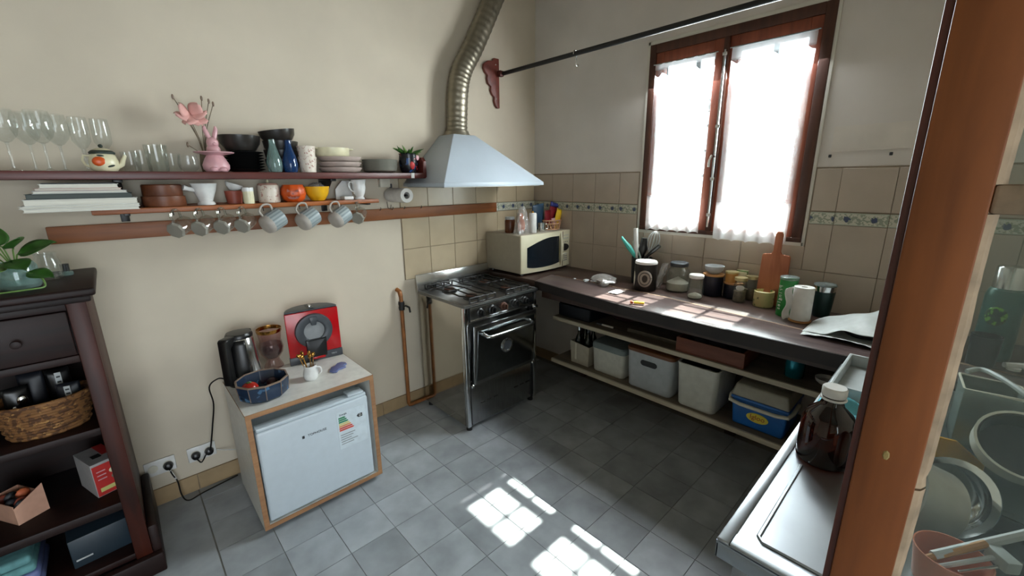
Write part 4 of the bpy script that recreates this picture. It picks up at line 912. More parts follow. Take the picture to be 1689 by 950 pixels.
MB().lathe([(0, 0), (.008, 0), (.006, .012), (.013, .02), (.012, .027), (0, .03)], 16).xf(Matrix.Translation((-.155, Y0-.004, 1.018))@Matrix.Rotation(pi/2, 4, 'X')).build('knob', cab_w, d_, smooth=True)
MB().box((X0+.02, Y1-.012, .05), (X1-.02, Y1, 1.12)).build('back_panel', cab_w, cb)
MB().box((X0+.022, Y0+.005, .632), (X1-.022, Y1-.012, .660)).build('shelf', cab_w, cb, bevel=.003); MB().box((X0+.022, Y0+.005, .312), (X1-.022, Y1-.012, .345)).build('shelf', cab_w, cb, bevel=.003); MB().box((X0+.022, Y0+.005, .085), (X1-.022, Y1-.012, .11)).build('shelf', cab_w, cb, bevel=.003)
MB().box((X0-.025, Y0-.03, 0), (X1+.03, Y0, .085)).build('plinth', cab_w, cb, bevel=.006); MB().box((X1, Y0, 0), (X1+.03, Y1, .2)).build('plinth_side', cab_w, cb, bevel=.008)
# plant, bottle and jar on the cabinet
pv = thing('pothos_plant', 'green pothos with broad leaves in a glass jar on the cabinet', 'plant', (-.255, 2.10, 1.172))
MB().lathe([(0, 0), (.045, 0), (.05, .01), (.048, .07), (.04, .085), (.037, .085), (.045, .068), (.046, .012), (0, .008)], 24).build('jar', G_green, pv, smooth=True)
def leaf(c, d, up_, ln, wd, par, mm, bend=.25):
    d = Vector(d).normalized(); u = Vector(up_); u = (u-d*u.dot(d)).normalized(); s_ = d.cross(u)
    def fn(a, b2):
        w2 = wd*(sin(pi*b2**.75)**.8 if 0 < b2 < 1 else 0); x = (a-.5)*2
        return Vector(c)+d*ln*b2+s_*w2*x+u*(.18*wd*abs(x)-bend*ln*b2*b2)
    return MB().grid(fn, 6, 9).build('leaf', mm, par, smooth=True, thick=.001)
lv = [((-.04, -.02, .10), (-.4, -.5, .3), .075, .032), ((.02, -.03, .08), (.75, -.35, .45), .10, .036), ((.0, -.04, .06), (.3, -.8, -.1), .09, .034), ((-.03, -.05, .05), (-.3, -.8, -.3), .09, .036), ((-.02, .0, .11), (.1, .2, 1), .06, .024), ((.01, -.02, .10), (.2, -.6, .5), .075, .03), ((-.05, -.03, .04), (-.8, -.4, -.1), .09, .035), ((.03, -.04, .02), (.6, -.6, -.35), .075, .028), ((-.035, -.03, .13), (-.1, -.3, .8), .075, .03), ((-.06, 0, .08), (-.9, .1, .3), .09, .035)]
for i, (c_, d_2, ln, wd) in enumerate(lv):
    MB().tube(catmull([(0, 0, .05), (c_[0]*.6, c_[1]*.6, c_[2]*.7+.05), (c_[0], c_[1], c_[2]+.03)], 4), .0022, 6).build('stem', green2, pv, smooth=True)
    leaf((c_[0], c_[1], c_[2]+.03), (d_2[0], d_2[1], max(d_2[2], -.05)), (0, -.5, .8), ln, wd, pv, green if i % 3 else green2, .2)
MB().tube(catmull([(.0, -.02, .06), (.05, -.06, .04), (.06, -.08, .008), (.03, -.10, .006), (-.04, -.11, .006)], 6), .0028, 6).build('stem', green2, pv, smooth=True)
sb = thing('small_bottle', 'small clear bottle with dark cap at the cabinet corner', 'bottle', (-.158, 2.27, 1.172)); MB().lathe([(0, 0), (.018, 0), (.02, .004), (.02, .012), (.012, .018), (0, .018)], 18).build('body', G_green, sb, smooth=True); MB().lathe([(0, .014), (.013, .014), (.013, .042), (0, .043)], 16).build('cap', black, sb, smooth=True)
gv = tag(MB().lathe([(0, 0), (.03, 0), (.036, .01), (.036, .055), (.028, .085), (.03, .095), (.028, .095), (.026, .084), (.034, .054), (.033, .01), (0, .006)], 22).build('glass_jar', G, None, smooth=True), 'clear glass jar right of the pothos on the cabinet', 'jar'); gv.location = (-.195, 2.22, 1.172)
# basket on the middle shelf
bs = thing('wicker_basket', 'brown wicker basket filled with dark packets in the cabinet', 'basket', (-.285, 2.105, .66))
wk = MB()
for k in range(11):
    z = .006+.0105*k; r = .088+.020*k/10
    wk.tube([( (r+.0025*sin(14*a+k*pi))*1.12*cos(a), (r+.0025*sin(14*a+k*pi))*sin(a)*.82, z) for a in [2*pi*i/56 for i in range(56)]], .006, 6, closed=True)
wk.build('weave', wicker, bs, smooth=True); MB().lathe([(0, 0), (.088, 0), (.088, .006), (0, .006)], 28, ex=1.12, ey=.82).build('bottom', wicker, bs)
MB().tube([(.112*1.12*cos(a), .112*.82*sin(a), .122) for a in [2*pi*i/40 for i in range(40)]], .0085, 8, closed=True).build('rim', wicker, bs, smooth=True)
for i, (x, y, rz, hh, mm, tp3) in enumerate(((-.055, .0, .2, .17, black, 'silver packet'), (-.018, .03, -.1, .2, navy, ''), (.045, .045, .1, .19, black, ''), (.068, -.015, -.1, .15, navy, ''))):
    t = thing('food_packet', ['dark shiny packet at the left of the wicker basket', 'tallest dark packet in the wicker basket', 'black packet with a lettered strip in the basket', 'small dark packet at the right of the basket'][i], 'packet', (-.285+x, 2.105+y, .668), rz, 'packets in the basket')
    MB().grid(lambda u, v: ((u-.5)*.062, .016*sin(pi*u)*sin(pi*v)-.0, hh*v), 8, 8).build('front', mm, t, smooth=True, thick=.002); MB().grid(lambda u, v: ((u-.5)*.062, .012-.0-.016*sin(pi*u)*sin(pi*v)-.012, hh*v), 8, 8).build('back', mm, t, smooth=True, thick=.002)
    if i in (2, 3):
        s_ = MB().box((-.008, -.0185, hh*.40), (.008, -.017, hh*.95)).build('label_strip', lgrey, t)
        for q in range(5): MB().box((-.005, -.0192, hh*(.45+.1*q)), (.005, -.0185, hh*(.45+.1*q)+.006)).build('print_mark', ink, s_)
    if i == 0: MB().ball((.01, -.018, .12), .014, .006, .022).build('foil_patch', chrome, t, smooth=True); MB().ball((-.012, -.016, .085), .008, .005, .024).build('foil_patch', chrome, t, smooth=True)
bgp = thing('plastic_bag', 'crumpled clear plastic bag left of the wicker basket', 'bag', (-.445, 2.06, .66)); rn = random.Random(2)
MB().grid(lambda u, v: (.04*sin(pi*v)*cos(2*pi*u)+rn.uniform(-.012, .012), .04*sin(pi*v)*sin(2*pi*u)+rn.uniform(-.01, .01), .065-.065*cos(pi*v)+rn.uniform(-.008, .008)*sin(pi*v)), 12, 10).build('film', G_bag, bgp)
# cartons
pc = thing('open_carton', 'open peach cardboard box of small packets on the cabinet shelf', 'box', (-.425, 2.165, .345), .56)
bw, bd_, bh = .085, .14, .075
pcm = MB(); pcm.box((-bw/2, -bd_/2, 0), (bw/2, bd_/2, .002)); pcm.box((-bw/2, -bd_/2, 0), (-bw/2+.002, bd_/2, bh)); pcm.box((bw/2-.002, -bd_/2, 0), (bw/2, bd_/2, bh+.0)); pcm.box((-bw/2, bd_/2-.002, 0), (bw/2, bd_/2, bh))
pcm.build('carton', cardpeach, pc); MB().prism([(-bw/2, 0), (bw/2, 0), (bw/2, .11), (-bw/2, .065)], -bd_/2-.002, -bd_/2, 1).build('front_flap', cardpeach, pc)
rn = random.Random(4)
for k in range(7):
    mm = (dgrey, terracotta, navy, lightorange, black, dgrey, terracotta)[k]
    MB().ball((rn.uniform(-.022, .022), -.05+.016*k, .055+rn.uniform(0, .02)), .02, .012, .02, 8, 5).build('packet', mm, pc, smooth=True)
rbx = thing('tea_box', 'red and grey printed carton on the cabinet shelf', 'box', (-.205, 2.155, .345), .33)
MB().box((-.042, -.075, 0), (.042, .075, .138)).build('carton', cardgrey, rbx, bevel=.001, seg=1); MB().box((-.0395, -.0762, .003), (.0425, -.075, .128)).build('front_print', cardred, rbx); MB().box((-.03, -.077, .018), (.038, -.0762, .034)).build('yellow_band', tag_mid, rbx); MB().ball((.022, -.0765, .09), .017, .002, .012).build('printed_cup', cream, rbx); MB().ball((.024, -.0768, .064), .016, .002, .012).build('printed_cup', rimbrown, rbx)
for q in range(3): MB().box((-.03, -.077, .068+.016*q), (-.004, -.0762, .072+.016*q)).build('print_line', pinkc, rbx)
MB().box((-.018, -.03, .138), (.008, .0, .1386)).build('handle_slot', black, rbx); MB().box((.012, -.02, .138), (.042, .075, .1388)).build('top_print', cardred, rbx)
dv = thing('boxed_device', 'dark teal flat appliance box on the lowest cabinet shelf', 'box', (-.25, 2.18, .110), .1); MB().box((-.09, -.13, 0), (.09, .14, .12)).build('case', plain('dark_teal_box', '#23303a', .4), dv, bevel=.004); MB().box((-.08, -.132, .03), (-.035, -.13, .036)).build('white_strip', lgrey, dv)
tb = thing('folded_cloth', 'folded teal cloth on the lowest cabinet shelf at the left', 'cloth', (-.50, 2.13, .110)); 
for k in range(4): MB().box((-.12, -.10, .0+.035*k), (.1-.004*k, .12, .033+.035*k)).build('fold', tealcloth if k > 1 else pale_blue, tb, bevel=.012, seg=3)

# ================================================================== WORKTOP AND SHELVES UNDER THE WINDOW
ZC = .852
wk_ = thing('worktop', 'worn dark plank worktop running under the window', 'worktop', (2.2, 1.0, 0))
MB().prism([(.335, 1.425), (-.215, 1.425), (-.205, .90), (-.26, .45), (-.287, .2), (-.29, -.3), (-.272, -.85), (-.26, -1.44), (-.085, -1.44), (-.07, -.6), (.012, .1), (.012, .9), (.335, .9)][2:11]+[(.012, .95)], ZC-.045, ZC).build('front_plank', wood('worn_sheen_plank', '#3d3032', '#6a5a56', 1, 7, .30, .25), wk_, bevel=.005)  # wood greyed and lightened to carry window reflection and sunlight
MB().prism([(.33, 1.425), (-.215, 1.425), (-.205, .905), (.010, .955), (.016, .9), (.016, .1), (-.066, -.6), (-.081, -1.44), (.33, -1.44)], ZC-.045, ZC).build('back_plank', worktop_m, wk_, bevel=.004)
MB().prism([(.010, .9), (.016, .9), (.018, .1), (-.062, -.6), (-.076, -1.44), (-.088, -1.44), (-.075, -.6), (.008, .1)], ZC-.002, ZC+.0012).build('split_strip', worktop_edge, wk_)
fo = [(-.205, .90), (-.26, .45), (-.287, .2), (-.29, -.3), (-.272, -.85), (-.26, -1.44)]
MB().prism([(x-.005, y) for x, y in fo]+[(x+.001, y) for x, y in fo[::-1]], ZC-.058, ZC-.003).build('front_edge', plain('edge_shade', '#1c1413', .55, var=.25, scale=12), wk_)  # dark strip paints the shadow on the plank's front face
MB().box((-.16, -1.43, ZC-.12), (-.13, .88, ZC-.045)).build('apron', worktop_m, wk_)
for y in (.86, -.25, -1.38): MB().box((.29, y-.03, 0), (.325, y+.03, ZC-.045)).build('leg', worktop_m, wk_, bevel=.003)
for z, nm, lb, yy0 in ((.572, 'upper', 'upper pale edged shelf board under the worktop', 1.83), (.257, 'lower', 'lower pale edged shelf board near the floor', 1.84)):
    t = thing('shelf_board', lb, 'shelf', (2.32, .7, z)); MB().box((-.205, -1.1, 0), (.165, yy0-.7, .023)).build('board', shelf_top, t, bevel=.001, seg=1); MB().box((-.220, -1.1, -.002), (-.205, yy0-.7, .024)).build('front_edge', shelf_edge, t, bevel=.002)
    for y in (1.0, .1, -.75): MB().box((-.1, y, -.03), (.16, y+.025, 0)).build('support', shelf_edge, t)
ZS1 = .280; ZS2 = .595
def bin_(nm, label, y0, y1, h, mm, x0=2.135, d=.30, lid=None, taper=.94, loc=None, hole=False, rz=0, inner=None):
    wd = (y1-y0); t = thing(nm, label, 'bin', (x0+d/2, (y0+y1)/2, ZS1), rz)
    def rr(k, z, r=.03):
        o = []
        for sx, sy, a0 in ((1, 1, 0), (-1, 1, pi/2), (-1, -1, pi), (1, -1, 3*pi/2)):
            for q in range(5): a = a0+pi/2*q/4; o.append((sx*(d/2*k-r)+r*cos(a), sy*(wd/2*k-r)+r*sin(a), z))
        return o
    rings = [rr(taper*.97, 0), rr(taper, .006), rr(1, h-.008), rr(1.015, h-.008), rr(1.015, h), rr(.965, h), rr(taper*.94, .012)]
    vs_ = []; fs = []
    for R in rings: vs_ += R
    n_ = 20
    for i in range(len(rings)-1):
        for k in range(n_): k2 = (k+1) % n_; fs.append((i*n_+k, i*n_+k2, (i+1)*n_+k2, (i+1)*n_+k))
    fs += [tuple(range(n_))[::-1], tuple((len(rings)-1)*n_+k for k in range(n_))]
    MB().add(vs_, fs).build('tub', mm, t, smooth=True)
    if lid:
        lm, lh = lid; mb = MB(); R0 = rr(1.02, h-.004); R1 = rr(1.02, h+lh*.7); R2 = rr(.96, h+lh)
        mb.add(R0+R1+R2, [tuple(range(n_))[::-1]]+[(i*n_+k, i*n_+(k+1) % n_, (i+1)*n_+(k+1) % n_, (i+1)*n_+k) for i in range(2) for k in range(n_)]+[tuple(2*n_+k for k in range(n_))])
        l_ = mb.build('lid', lm, t, smooth=True)
    if hole:
        hp = []
        for sx, a0 in ((1, -pi/2), (-1, pi/2)):
            for q in range(7): a = a0+pi*q/6; hp.append((sx*.035+.017*cos(a), h-.06+.017*sin(a)))
        MB().prism(hp, -d/2*1.002, -d/2*.96, 0).build('grip_hole', ink, t)
    if inner: MB().grid(lambda u, v: ((u-.5)*d*.9, (v-.5)*wd*.9, h-.006+.016*sin(5*u+3*v)*cos(4*v)), 10, 10).build('liner', inner, t, smooth=True, thick=.002)
    return t
tb_ = thing('canvas_tote', 'small canvas bottle bag with dark bottles on the lower shelf', 'bag', (2.215, 1.635, ZS1))
MB().add([(-.055, -.07, 0), (.07, -.07, 0), (.07, .07, 0), (-.055, .07, 0), (-.06, -.078, .14), (.075, -.078, .14), (.075, .078, .15), (-.06, .078, .155)], [(0, 1, 2, 3), (0, 1, 5, 4), (1, 2, 6, 5), (2, 3, 7, 6), (3, 0, 4, 7)]).build('bag', canvas, tb_, thick=.003)
MB().box((-.0645, .02, .03), (-.0605, .035, .145)).build('strap', offwhite, tb_)
for i, (x, y, cap) in enumerate(((2.195, 1.672, 1), (2.203, 1.602, 0), (2.25, 1.662, 0), (2.258, 1.600, 0))):
    t = thing('wine_bottle', ['dark green bottle with a silver top at the left of the canvas bag', 'dark green bottle in the front of the canvas bag', 'dark green bottle at the back of the canvas bag', 'dark green bottle at the right of the canvas bag'][i], 'bottle', (x, y, ZS1+.004), 0, 'bottles in the canvas bag')
    MB().lathe([(0, 0), (.024, 0), (.026, .005), (.026, .15), (.021, .175), (.010, .2), (.0095, .235), (0, .235)], 18).build('body', bottle_g, t, smooth=True); MB().lathe([(0, .225), (.0115, .225), (.0115, .25), (0, .252)], 14).build('cap', chrome if cap else dgrey, t, smooth=True)
bin_('storage_bin', 'small white bin with a grey lid on the lower shelf', 1.290, 1.535, .165, binw, 2.15, .27, lid=(blid, .035))
bin_('storage_bin', 'pale grey bin with wooden lid and oval grip hole', .968, 1.262, .235, bingrey, 2.13, .31, lid=(brownlid, .022), hole=True)
bin_('storage_bin', 'large open white bin lined with a black bag', .722, .945, .254, binw, 2.12, .31, taper=.9, inner=black)
cl = thing('cooler_box', 'small blue cooler with grey lid, white handle and yellow badge', 'cooler', (2.27, .53, ZS1))
MB().add([(-.115, -.115, 0), (.12, -.115, 0), (.12, .115, 0), (-.115, .115, 0), (-.13, -.125, .145), (.13, -.125, .145), (.13, .125, .145), (-.13, .125, .145)], [(3, 2, 1, 0), (4, 5, 6, 7), (0, 1, 5, 4), (1, 2, 6, 5), (2, 3, 7, 6), (3, 0, 4, 7)]).build('body', cooler_blue, cl, bevel=.012, seg=3)
MB().box((-.133, -.128, .145), (.133, .128, .160)).build('rim', cooler_blue, cl, bevel=.004)
MB().add([(-.135, -.13, .160), (.135, -.13, .160), (.135, .13, .160), (-.135, .13, .160), (-.12, -.115, .225), (.12, -.115, .225), (.12, .115, .225), (-.12, .115, .225)], [(3, 2, 1, 0), (4, 5, 6, 7), (0, 1, 5, 4), (1, 2, 6, 5), (2, 3, 7, 6), (3, 0, 4, 7)]).build('lid', cooler_lid, cl, bevel=.010, seg=3)
MB().tube([(0, -.138, .15), (-.10, -.138, .143), (-.140, -.128, .135), (-.1445, -.08, .128), (-.1445, .08, .128), (-.140, .128, .135), (-.10, .138, .143), (0, .138, .15)], .0095, 10).build('handle', offwhite, cl, smooth=True)
bdg = MB().lathe([(0, 0), (.034, 0), (.034, .003), (0, .003)], 28, ex=.72, ey=1.45).xf(Matrix.Translation((-.1245, .0, .072))@Matrix.Rotation(-pi/2, 4, 'Y')@Matrix.Rotation(0, 4, 'Z')).build('badge', yellow_flat, cl, smooth=True)
text('Igloo', .034, red_flat, bdg, (-.1280, .0, .074), (pi/2, 0, -pi/2))
bgc = thing('plastic_wrap', 'crumpled greenish plastic film on the cooler lid', 'film', (2.28, .52, ZS1+.226)); rn = random.Random(9)
MB().grid(lambda u, v: ((u-.5)*.17, (v-.5)*.16, .012+.012*sin(7*u)*cos(6*v)+rn.uniform(0, .007)), 12, 12).build('film', G_bag, bgc)
# upper shelf under the worktop
bb_ = thing('black_crate', 'low black open crate at the left end of the upper shelf', 'crate', (2.28, 1.69, ZS2)); cr = MB(); cr.box((-.13, -.13, 0), (.13, .13, .006))
for a, b_ in (((-.13, -.13, .006), (-.122, .13, .085)), ((.122, -.13, .006), (.13, .13, .085)), ((-.122, -.13, .006), (.122, -.122, .085)), ((-.122, .122, .006), (.122, .13, .1))): cr.box(a, b_)
cr.build('shell', navy, bb_, bevel=.002, seg=1)
rdc = thing('dark_red_pouch', 'dark red cloth bundle behind the black crate', 'cloth', (2.36, 1.42, ZS2)); rn = random.Random(8); MB().ball((0, 0, .06), .09, .12, .06, 18, 10).build('bundle', plain('maroon_cloth', '#3a1419', .8), rdc, smooth=True)
pn = thing('pen', 'white marker pen lying on the upper shelf', 'pen', (2.165, 1.45, ZS2+.008)); MB().tube([(0, -.06, 0), (0, .02, 0)], .0065, 8).build('barrel', paper, pn, smooth=True); MB().tube([(0, .02, 0), (0, .06, 0)], .0075, 8).build('cap', dgrey, pn, smooth=True)
cb2 = tag(MB().box((-.11, -.16, 0), (.11, .16, .028)).build('baking_tray', plain('aged_tray', '#5a5348', .5, .4, var=.2), None, bevel=.006), 'dull flat tray lying in the middle of the upper shelf', 'tray'); cb2.location = (2.29, 1.14, ZS2)
wt = thing('wooden_tray', 'brown wooden drawer box on the upper shelf', 'box', (2.245, .785, ZS2)); cr = MB(); cr.box((-.13, -.172, 0), (.13, .172, .008))
cr.box((-.13, -.172, .008), (-.118, .172, .08)); cr.box((.118, -.172, .008), (.13, .172, .08)); cr.box((-.118, -.172, .008), (.118, -.16, .08)); cr.box((-.118, .16, .008), (.118, .172, .08)); cr.build('frame', boxwood, wt, bevel=.002)
for i, (y, s) in enumerate(((.09, .05), (-.01, .055), (-.10, .045))):
    t = tag(MB().ball((0, 0, s*.8), s*1.1, s, s*.8, 14, 8).build('dark_bundle', (navy, plain('violet_dark', '#2a2030', .7), navy)[i], None, smooth=True), ['dark bundle at the left inside the wooden drawer box', 'violet black bundle in the middle of the wooden drawer box', 'dark bundle at the right inside the wooden drawer box'][i], 'bundle'); t.location = (2.245, .785+y, ZS2+.0105)
tn = thing('tea_tin', 'shiny teal round tin on the upper shelf', 'tin', (2.215, .425, ZS2)); MB().lathe([(0, 0), (.038, 0), (.04, .004), (.04, .095), (0, .095)], 26).build('can', teal, tn, smooth=True); MB().lathe([(0, .095), (.0415, .095), (.0415, .122), (.039, .126), (0, .126)], 26).build('lid', teal, tn, smooth=True)
wb2 = bowl('bowl', (2.22, .30, ZS2), .03, .045, .03, white, 'small white bowl at the dark right end of the upper shelf')

# ---- microwave and the things on it
mw = thing('microwave', 'cream microwave oven with a dark curved window', 'microwave', (2.265, 2.02, ZC))
for x in (-.23, .23):
    for y in (.05, .36): MB().lathe([(0, 0), (.016, 0), (.014, .014), (0, .014)], 10, (x, y, 0)).build('foot', black, mw)
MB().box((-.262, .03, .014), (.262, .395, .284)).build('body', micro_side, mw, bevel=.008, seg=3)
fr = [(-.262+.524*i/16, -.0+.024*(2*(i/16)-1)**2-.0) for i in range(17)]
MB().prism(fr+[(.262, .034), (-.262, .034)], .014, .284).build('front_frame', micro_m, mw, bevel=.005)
def yf(x): return .024*(x/.262)**2
wv = [(-.205, .055), (-.185, .048), (-.06, .042), (.07, .050), (.112, .058)]+[(.112, .245)]+[(.06, .25), (-.04, .242), (-.12, .225), (-.205, .185)]
# curved dark window, proud of the frame
mbw = MB(); n_ = 24; vs_ = []; fs = []
def wz(x, top):
    t = (x+.21)/.322
    return (.045+.012*abs(2*t-1)**3) if not top else (.195+.062*sin(pi/2*min(1, t*1.25)) - .006*t)
for i in range(n_+1):
    x = -.21+.322*i/n_
    for top in (0, 1): vs_ += [(x, yf(x)-.0025, wz(x, top)), (x, yf(x)+.004, wz(x, top))]
for i in range(n_): a = i*4; fs += [(a, a+4, a+6, a+2), (a+2, a+6, a+7, a+3), (a, a+1, a+5, a+4)]
fs += [(0, 2, 3, 1), (n_*4, n_*4+1, n_*4+3, n_*4+2)]
mbw.add(vs_, fs).build('window', plain('microwave_glass', '#141b22', .15), mw)
MB().tube([(.135, yf(.135)-.002, .035), (.125, -.010, .08), (.122, -.016, .15), (.125, -.012, .22), (.135, yf(.135)-.002, .268)], [.007, .010, .011, .010, .007], 10).build('handle', micro_m, mw, smooth=True)
MB().box((.158, .004, .02), (.160, .02, .28)).build('panel_gap', rimbrown, mw)
for r in range(2):
    for c_ in range(3): x = .18+.024*c_; MB().cbox((x, yf(x)-.0005, .248-.022*r), (.012, .004, .006)).build('button', lgrey, mw)
for c_ in range(3): x = .178+.022*c_; MB().cbox((x, yf(x)-.0005, .198), (.008, .004, .005)).build('button', dgrey, mw)
MB().prism([(.178, .135), (.178, .185)]+[(.182+.048*sin(pi*i/10), .160+.027*cos(pi*i/10)) for i in range(11)], .006, .016, 1).build('display', black, mw)
for r in range(4):
    for c_ in range(3): x = .18+.018*c_; MB().cbox((x, yf(x)-.0005, .108-.016*r), (.010, .004, .007)).build('key', mgrey if r else lgrey, mw)
ZM = ZC+.284
jr = thing('spread_jar', 'jar of brown spread at the left on the microwave', 'jar', (2.085, 2.24, ZM)); MB().lathe([(0, 0), (.034, 0), (.037, .006), (.037, .085), (.032, .095), (0, .095)], 22).build('jar', plain('brown_spread', '#5e3018', .25), jr, smooth=True); MB().lathe([(0, .095), (.035, .095), (.035, .112), (0, .113)], 22).build('lid', lgrey, jr, smooth=True)
pb = thing('bread_bag', 'knotted clear plastic bag with orange contents on the microwave', 'bag', (2.100, 2.135, ZM)); rn = random.Random(21)
def bagf(u, v):
    r = (.052*(1-v)**.6+.012)*(1+.12*sin(7*2*pi*u+5*v)); return (r*cos(2*pi*u)*1.0+.01*v+rn.uniform(-.003, .003), r*sin(2*pi*u)*.7+rn.uniform(-.003, .003), .19*v)
MB().grid(bagf, 28, 12).build('film', G_bag, pb, smooth=False); MB().ball((0, 0, .055), .03, .022, .055, 12, 8).build('contents', lightorange, pb, smooth=True); MB().ball((-.004, 0, .115), .02, .014, .03, 10, 6).build('contents', plain('pale_orange', '#d27f5c', .6), pb, smooth=True)
MB().grid(lambda u, v: (-.06+.05*u+rn.uniform(-.003, .003), -.045+.02*v, .003+.028*u*v+rn.uniform(0, .003)), 6, 4).build('loose_corner', G_bag, pb)
wcn = thing('spray_bottle', 'slim white cylinder bottle on the microwave', 'bottle', (2.196, 2.118, ZM)); MB().lathe([(0, 0), (.028, 0), (.029, .004), (.029, .132), (.024, .14), (0, .141)], 24).build('body', white, wcn, smooth=True); MB().lathe([(0, .141), (.008, .141), (.008, .152), (0, .156)], 12).build('tip', gold, wcn, smooth=True)
mc = thing('metal_cup', 'small shiny metal cup beside the white bottle', 'cup', (2.300, 2.125, ZM)); MB().lathe(cup(.028, .03, .062, .002), 22).build('body', chrome, mc, smooth=True); MB().tube(catmull([(.028, -.008, .05), (.048, -.014, .05), (.05, -.014, .02), (.028, -.008, .014)], 4), .003, 6).build('handle', chrome, mc, smooth=True)
def packet(loc, wd, h, rot, mm, label, mm2=None):
    t = thing('snack_packet', label, 'packet', loc, 0, None, rot)
    for s in (-1, 1): MB().grid(lambda u, v: ((u-.5)*wd, s*.018*sin(pi*u)*sin(pi*v), h*v), 8, 10).build('front' if s < 0 else 'back', mm, t, smooth=True, thick=.0015)
    if mm2: MB().grid(lambda u, v: ((u-.5)*wd, -.0015-.0185*sin(pi*u)*sin(pi*(.3+.7*v)), h*(.82+.18*v)), 8, 4).build('top_band', mm2, t, smooth=True, thick=.001)
    return t
packet((2.345, 2.205, ZM+.005), .115, .19, (.12, -.12, -.1), steelblue, 'dark slate blue packet standing behind the metal cup')
bk_ = thing('fruit_basket', 'small tan open-weave plastic basket on the microwave', 'basket', (2.447, 2.16, ZM)); mb = MB()
for z, r in ((.004, .06), (.045, .07), (.07, .075)): mb.tube([(r*1.08*cos(a), r*.85*sin(a), z) for a in [2*pi*i/32 for i in range(32)]], .0055, 6, closed=True)
for i in range(16):
    a = 2*pi*i/16
    for s in (-1, 1): mb.tube([(.06*1.08*cos(a), .06*.85*sin(a), .004), (.075*1.08*cos(a+s*.2), .075*.85*sin(a+s*.2), .07)], .0035, 5)
mb.build('weave', basket_pk, bk_, smooth=True); MB().lathe([(0, 0), (.06, 0), (.06, .004), (0, .004)], 24, ex=1.08, ey=.85).build('bottom', basket_pk, bk_)
packet((2.415, 2.18, ZM+.012), .075, .135, (.1, -.05, .1), chips_red, 'dark red packet at the left in the small basket')
packet((2.462, 2.185, ZM+.012), .105, .19, (.05, .22, .05), chips_red, 'red and blue crisp packet at the back of the basket', chips_blue)
packet((2.470, 2.142, ZM+.012), .062, .145, (.05, .30, .0), chips_yel, 'yellow packet leaning right in the basket')
packet((2.440, 2.135, ZM+.012), .04, .075, (.05, -.1, .0), pinkc, 'little pink sachet in front in the basket')

# ---- things on the worktop
cr_ = thing('bag_clips', 'small pale scraps beside the thin bag on the worktop', 'scrap', (2.21, 1.64, ZC))
for x, y, s in ((.0, .0, .022), (-.01, .09, .012), (.02, -.035, .016), (-.02, -.01, .012)): MB().ball((x, y, s*.35), s, s*.9, s*.35, 9, 5).build('scrap', lgrey, cr_, smooth=False)
cr2 = thing('crumpled_bag', 'crumpled thin plastic bag left of the black canister', 'bag', (2.23, 1.52, ZC)); rn = random.Random(31)
MB().grid(lambda u, v: ((.065*sin(pi*v)*cos(2*pi*u))*(1+rn.uniform(-.25, .25)), .085*sin(pi*v)*sin(2*pi*u)*(1+rn.uniform(-.25, .25)), .030-.030*cos(pi*v)+rn.uniform(-.004, .006)*sin(pi*v)), 14, 9).build('film', G_bag, cr2)
MB().ball((0, .01, .018), .035, .04, .017, 10, 6).build('contents', rimbrown, cr2); MB().ball((-.06, -.05, .018), .028, .028, .018, 8, 6).build('loop', G_bag, cr2)
cn = thing('black_canister', 'black tin canister with a round pale badge', 'canister', (2.29, 1.262, ZC)); MB().lathe([(0, 0), (.064, 0), (.066, .004), (.066, .155), (.064, .16), (0, .16)], 32).build('can', can_m, cn, smooth=True)
MB().lathe([(0, .16), (.064, .16), (.066, .166), (.062, .176), (0, .178)], 32).build('lid', plain('white_lid', '#dadad8', .35), cn, smooth=True)
def on_cyl(r, ang0, zc, rx, rz, mm, nm, par, r_in=0):
    def fn(u, v):
        q = r_in+(1-r_in)*v; a = 2*pi*u; x = rx*q*cos(a); return ((r)*cos(ang0+x/r), r*sin(ang0+x/r), zc+rz*q*sin(a))
    return MB().grid(fn, 32, 4).build(nm, mm, par, smooth=True, thick=.0008)
bg_ = on_cyl(.0668, pi+.45, .078, .044, .050, ring_ink, 'badge', cn); on_cyl(.0676, pi+.45, .078, .034, .039, can_m, 'badge_ring', bg_, .88); on_cyl(.0676, pi+.45, .078, .016, .022, can_m, 'badge_motif', bg_); on_cyl(.0668, pi-.75+2*pi, .07, .012, .045, offwhite, 'side_label', cn)
up_ = thing('utensil_pot', 'dark utensil pot behind the black canister', 'pot', (2.435, 1.375, ZC)); MB().lathe(cup(.06, .064, .165, .004), 28).build('pot', plain('pot_dark', '#1b2024', .3), up_, smooth=True)
UP = Vector((2.435, 1.375, ZC))
def utensil(label, mat_, pts, rad_, extra=None, nm='utensil', cat='utensil'):
    t = thing(nm, label, cat, UP, 0, 'kitchen tools in the utensil pot'); MB().tube(pts, rad_, 8).build('shaft', mat_, t, smooth=True); return t
utensil('turquoise tongs leaning left out of the utensil pot', turq, [(-.01, .02, .02), (-.02, .035, .165), (-.025, .085, .225), (-.03, .135, .28)], [.008, .012, .017, .008], nm='tongs')
utensil('second turquoise tong arm at the far left of the pot', turq, [(.01, .02, .02), (.0, .044, .165), (-.01, .15, .285)], [.006, .007, .006], nm='tongs')
utensil('upright white handled knife in the utensil pot', white, [(-.035, .0, .03), (-.035, .02, .19), (-.035, .025, .22), (-.035, .038, .35)], [.006, .008, .016, .015], nm='knife', cat='knife')
utensil('pale spatula behind the white knife', offwhite, [(.01, .02, .03), (.03, .03, .165), (.035, .06, .22), (.035, .085, .26)], [.005, .008, .022, .012], nm='spatula')
utensil('broad black ladle in the middle of the utensil pot', black, [(0, 0, .03), (-.005, -.005, .17), (-.008, -.008, .22), (-.008, -.012, .29)], [.006, .008, .03, .018], nm='ladle')
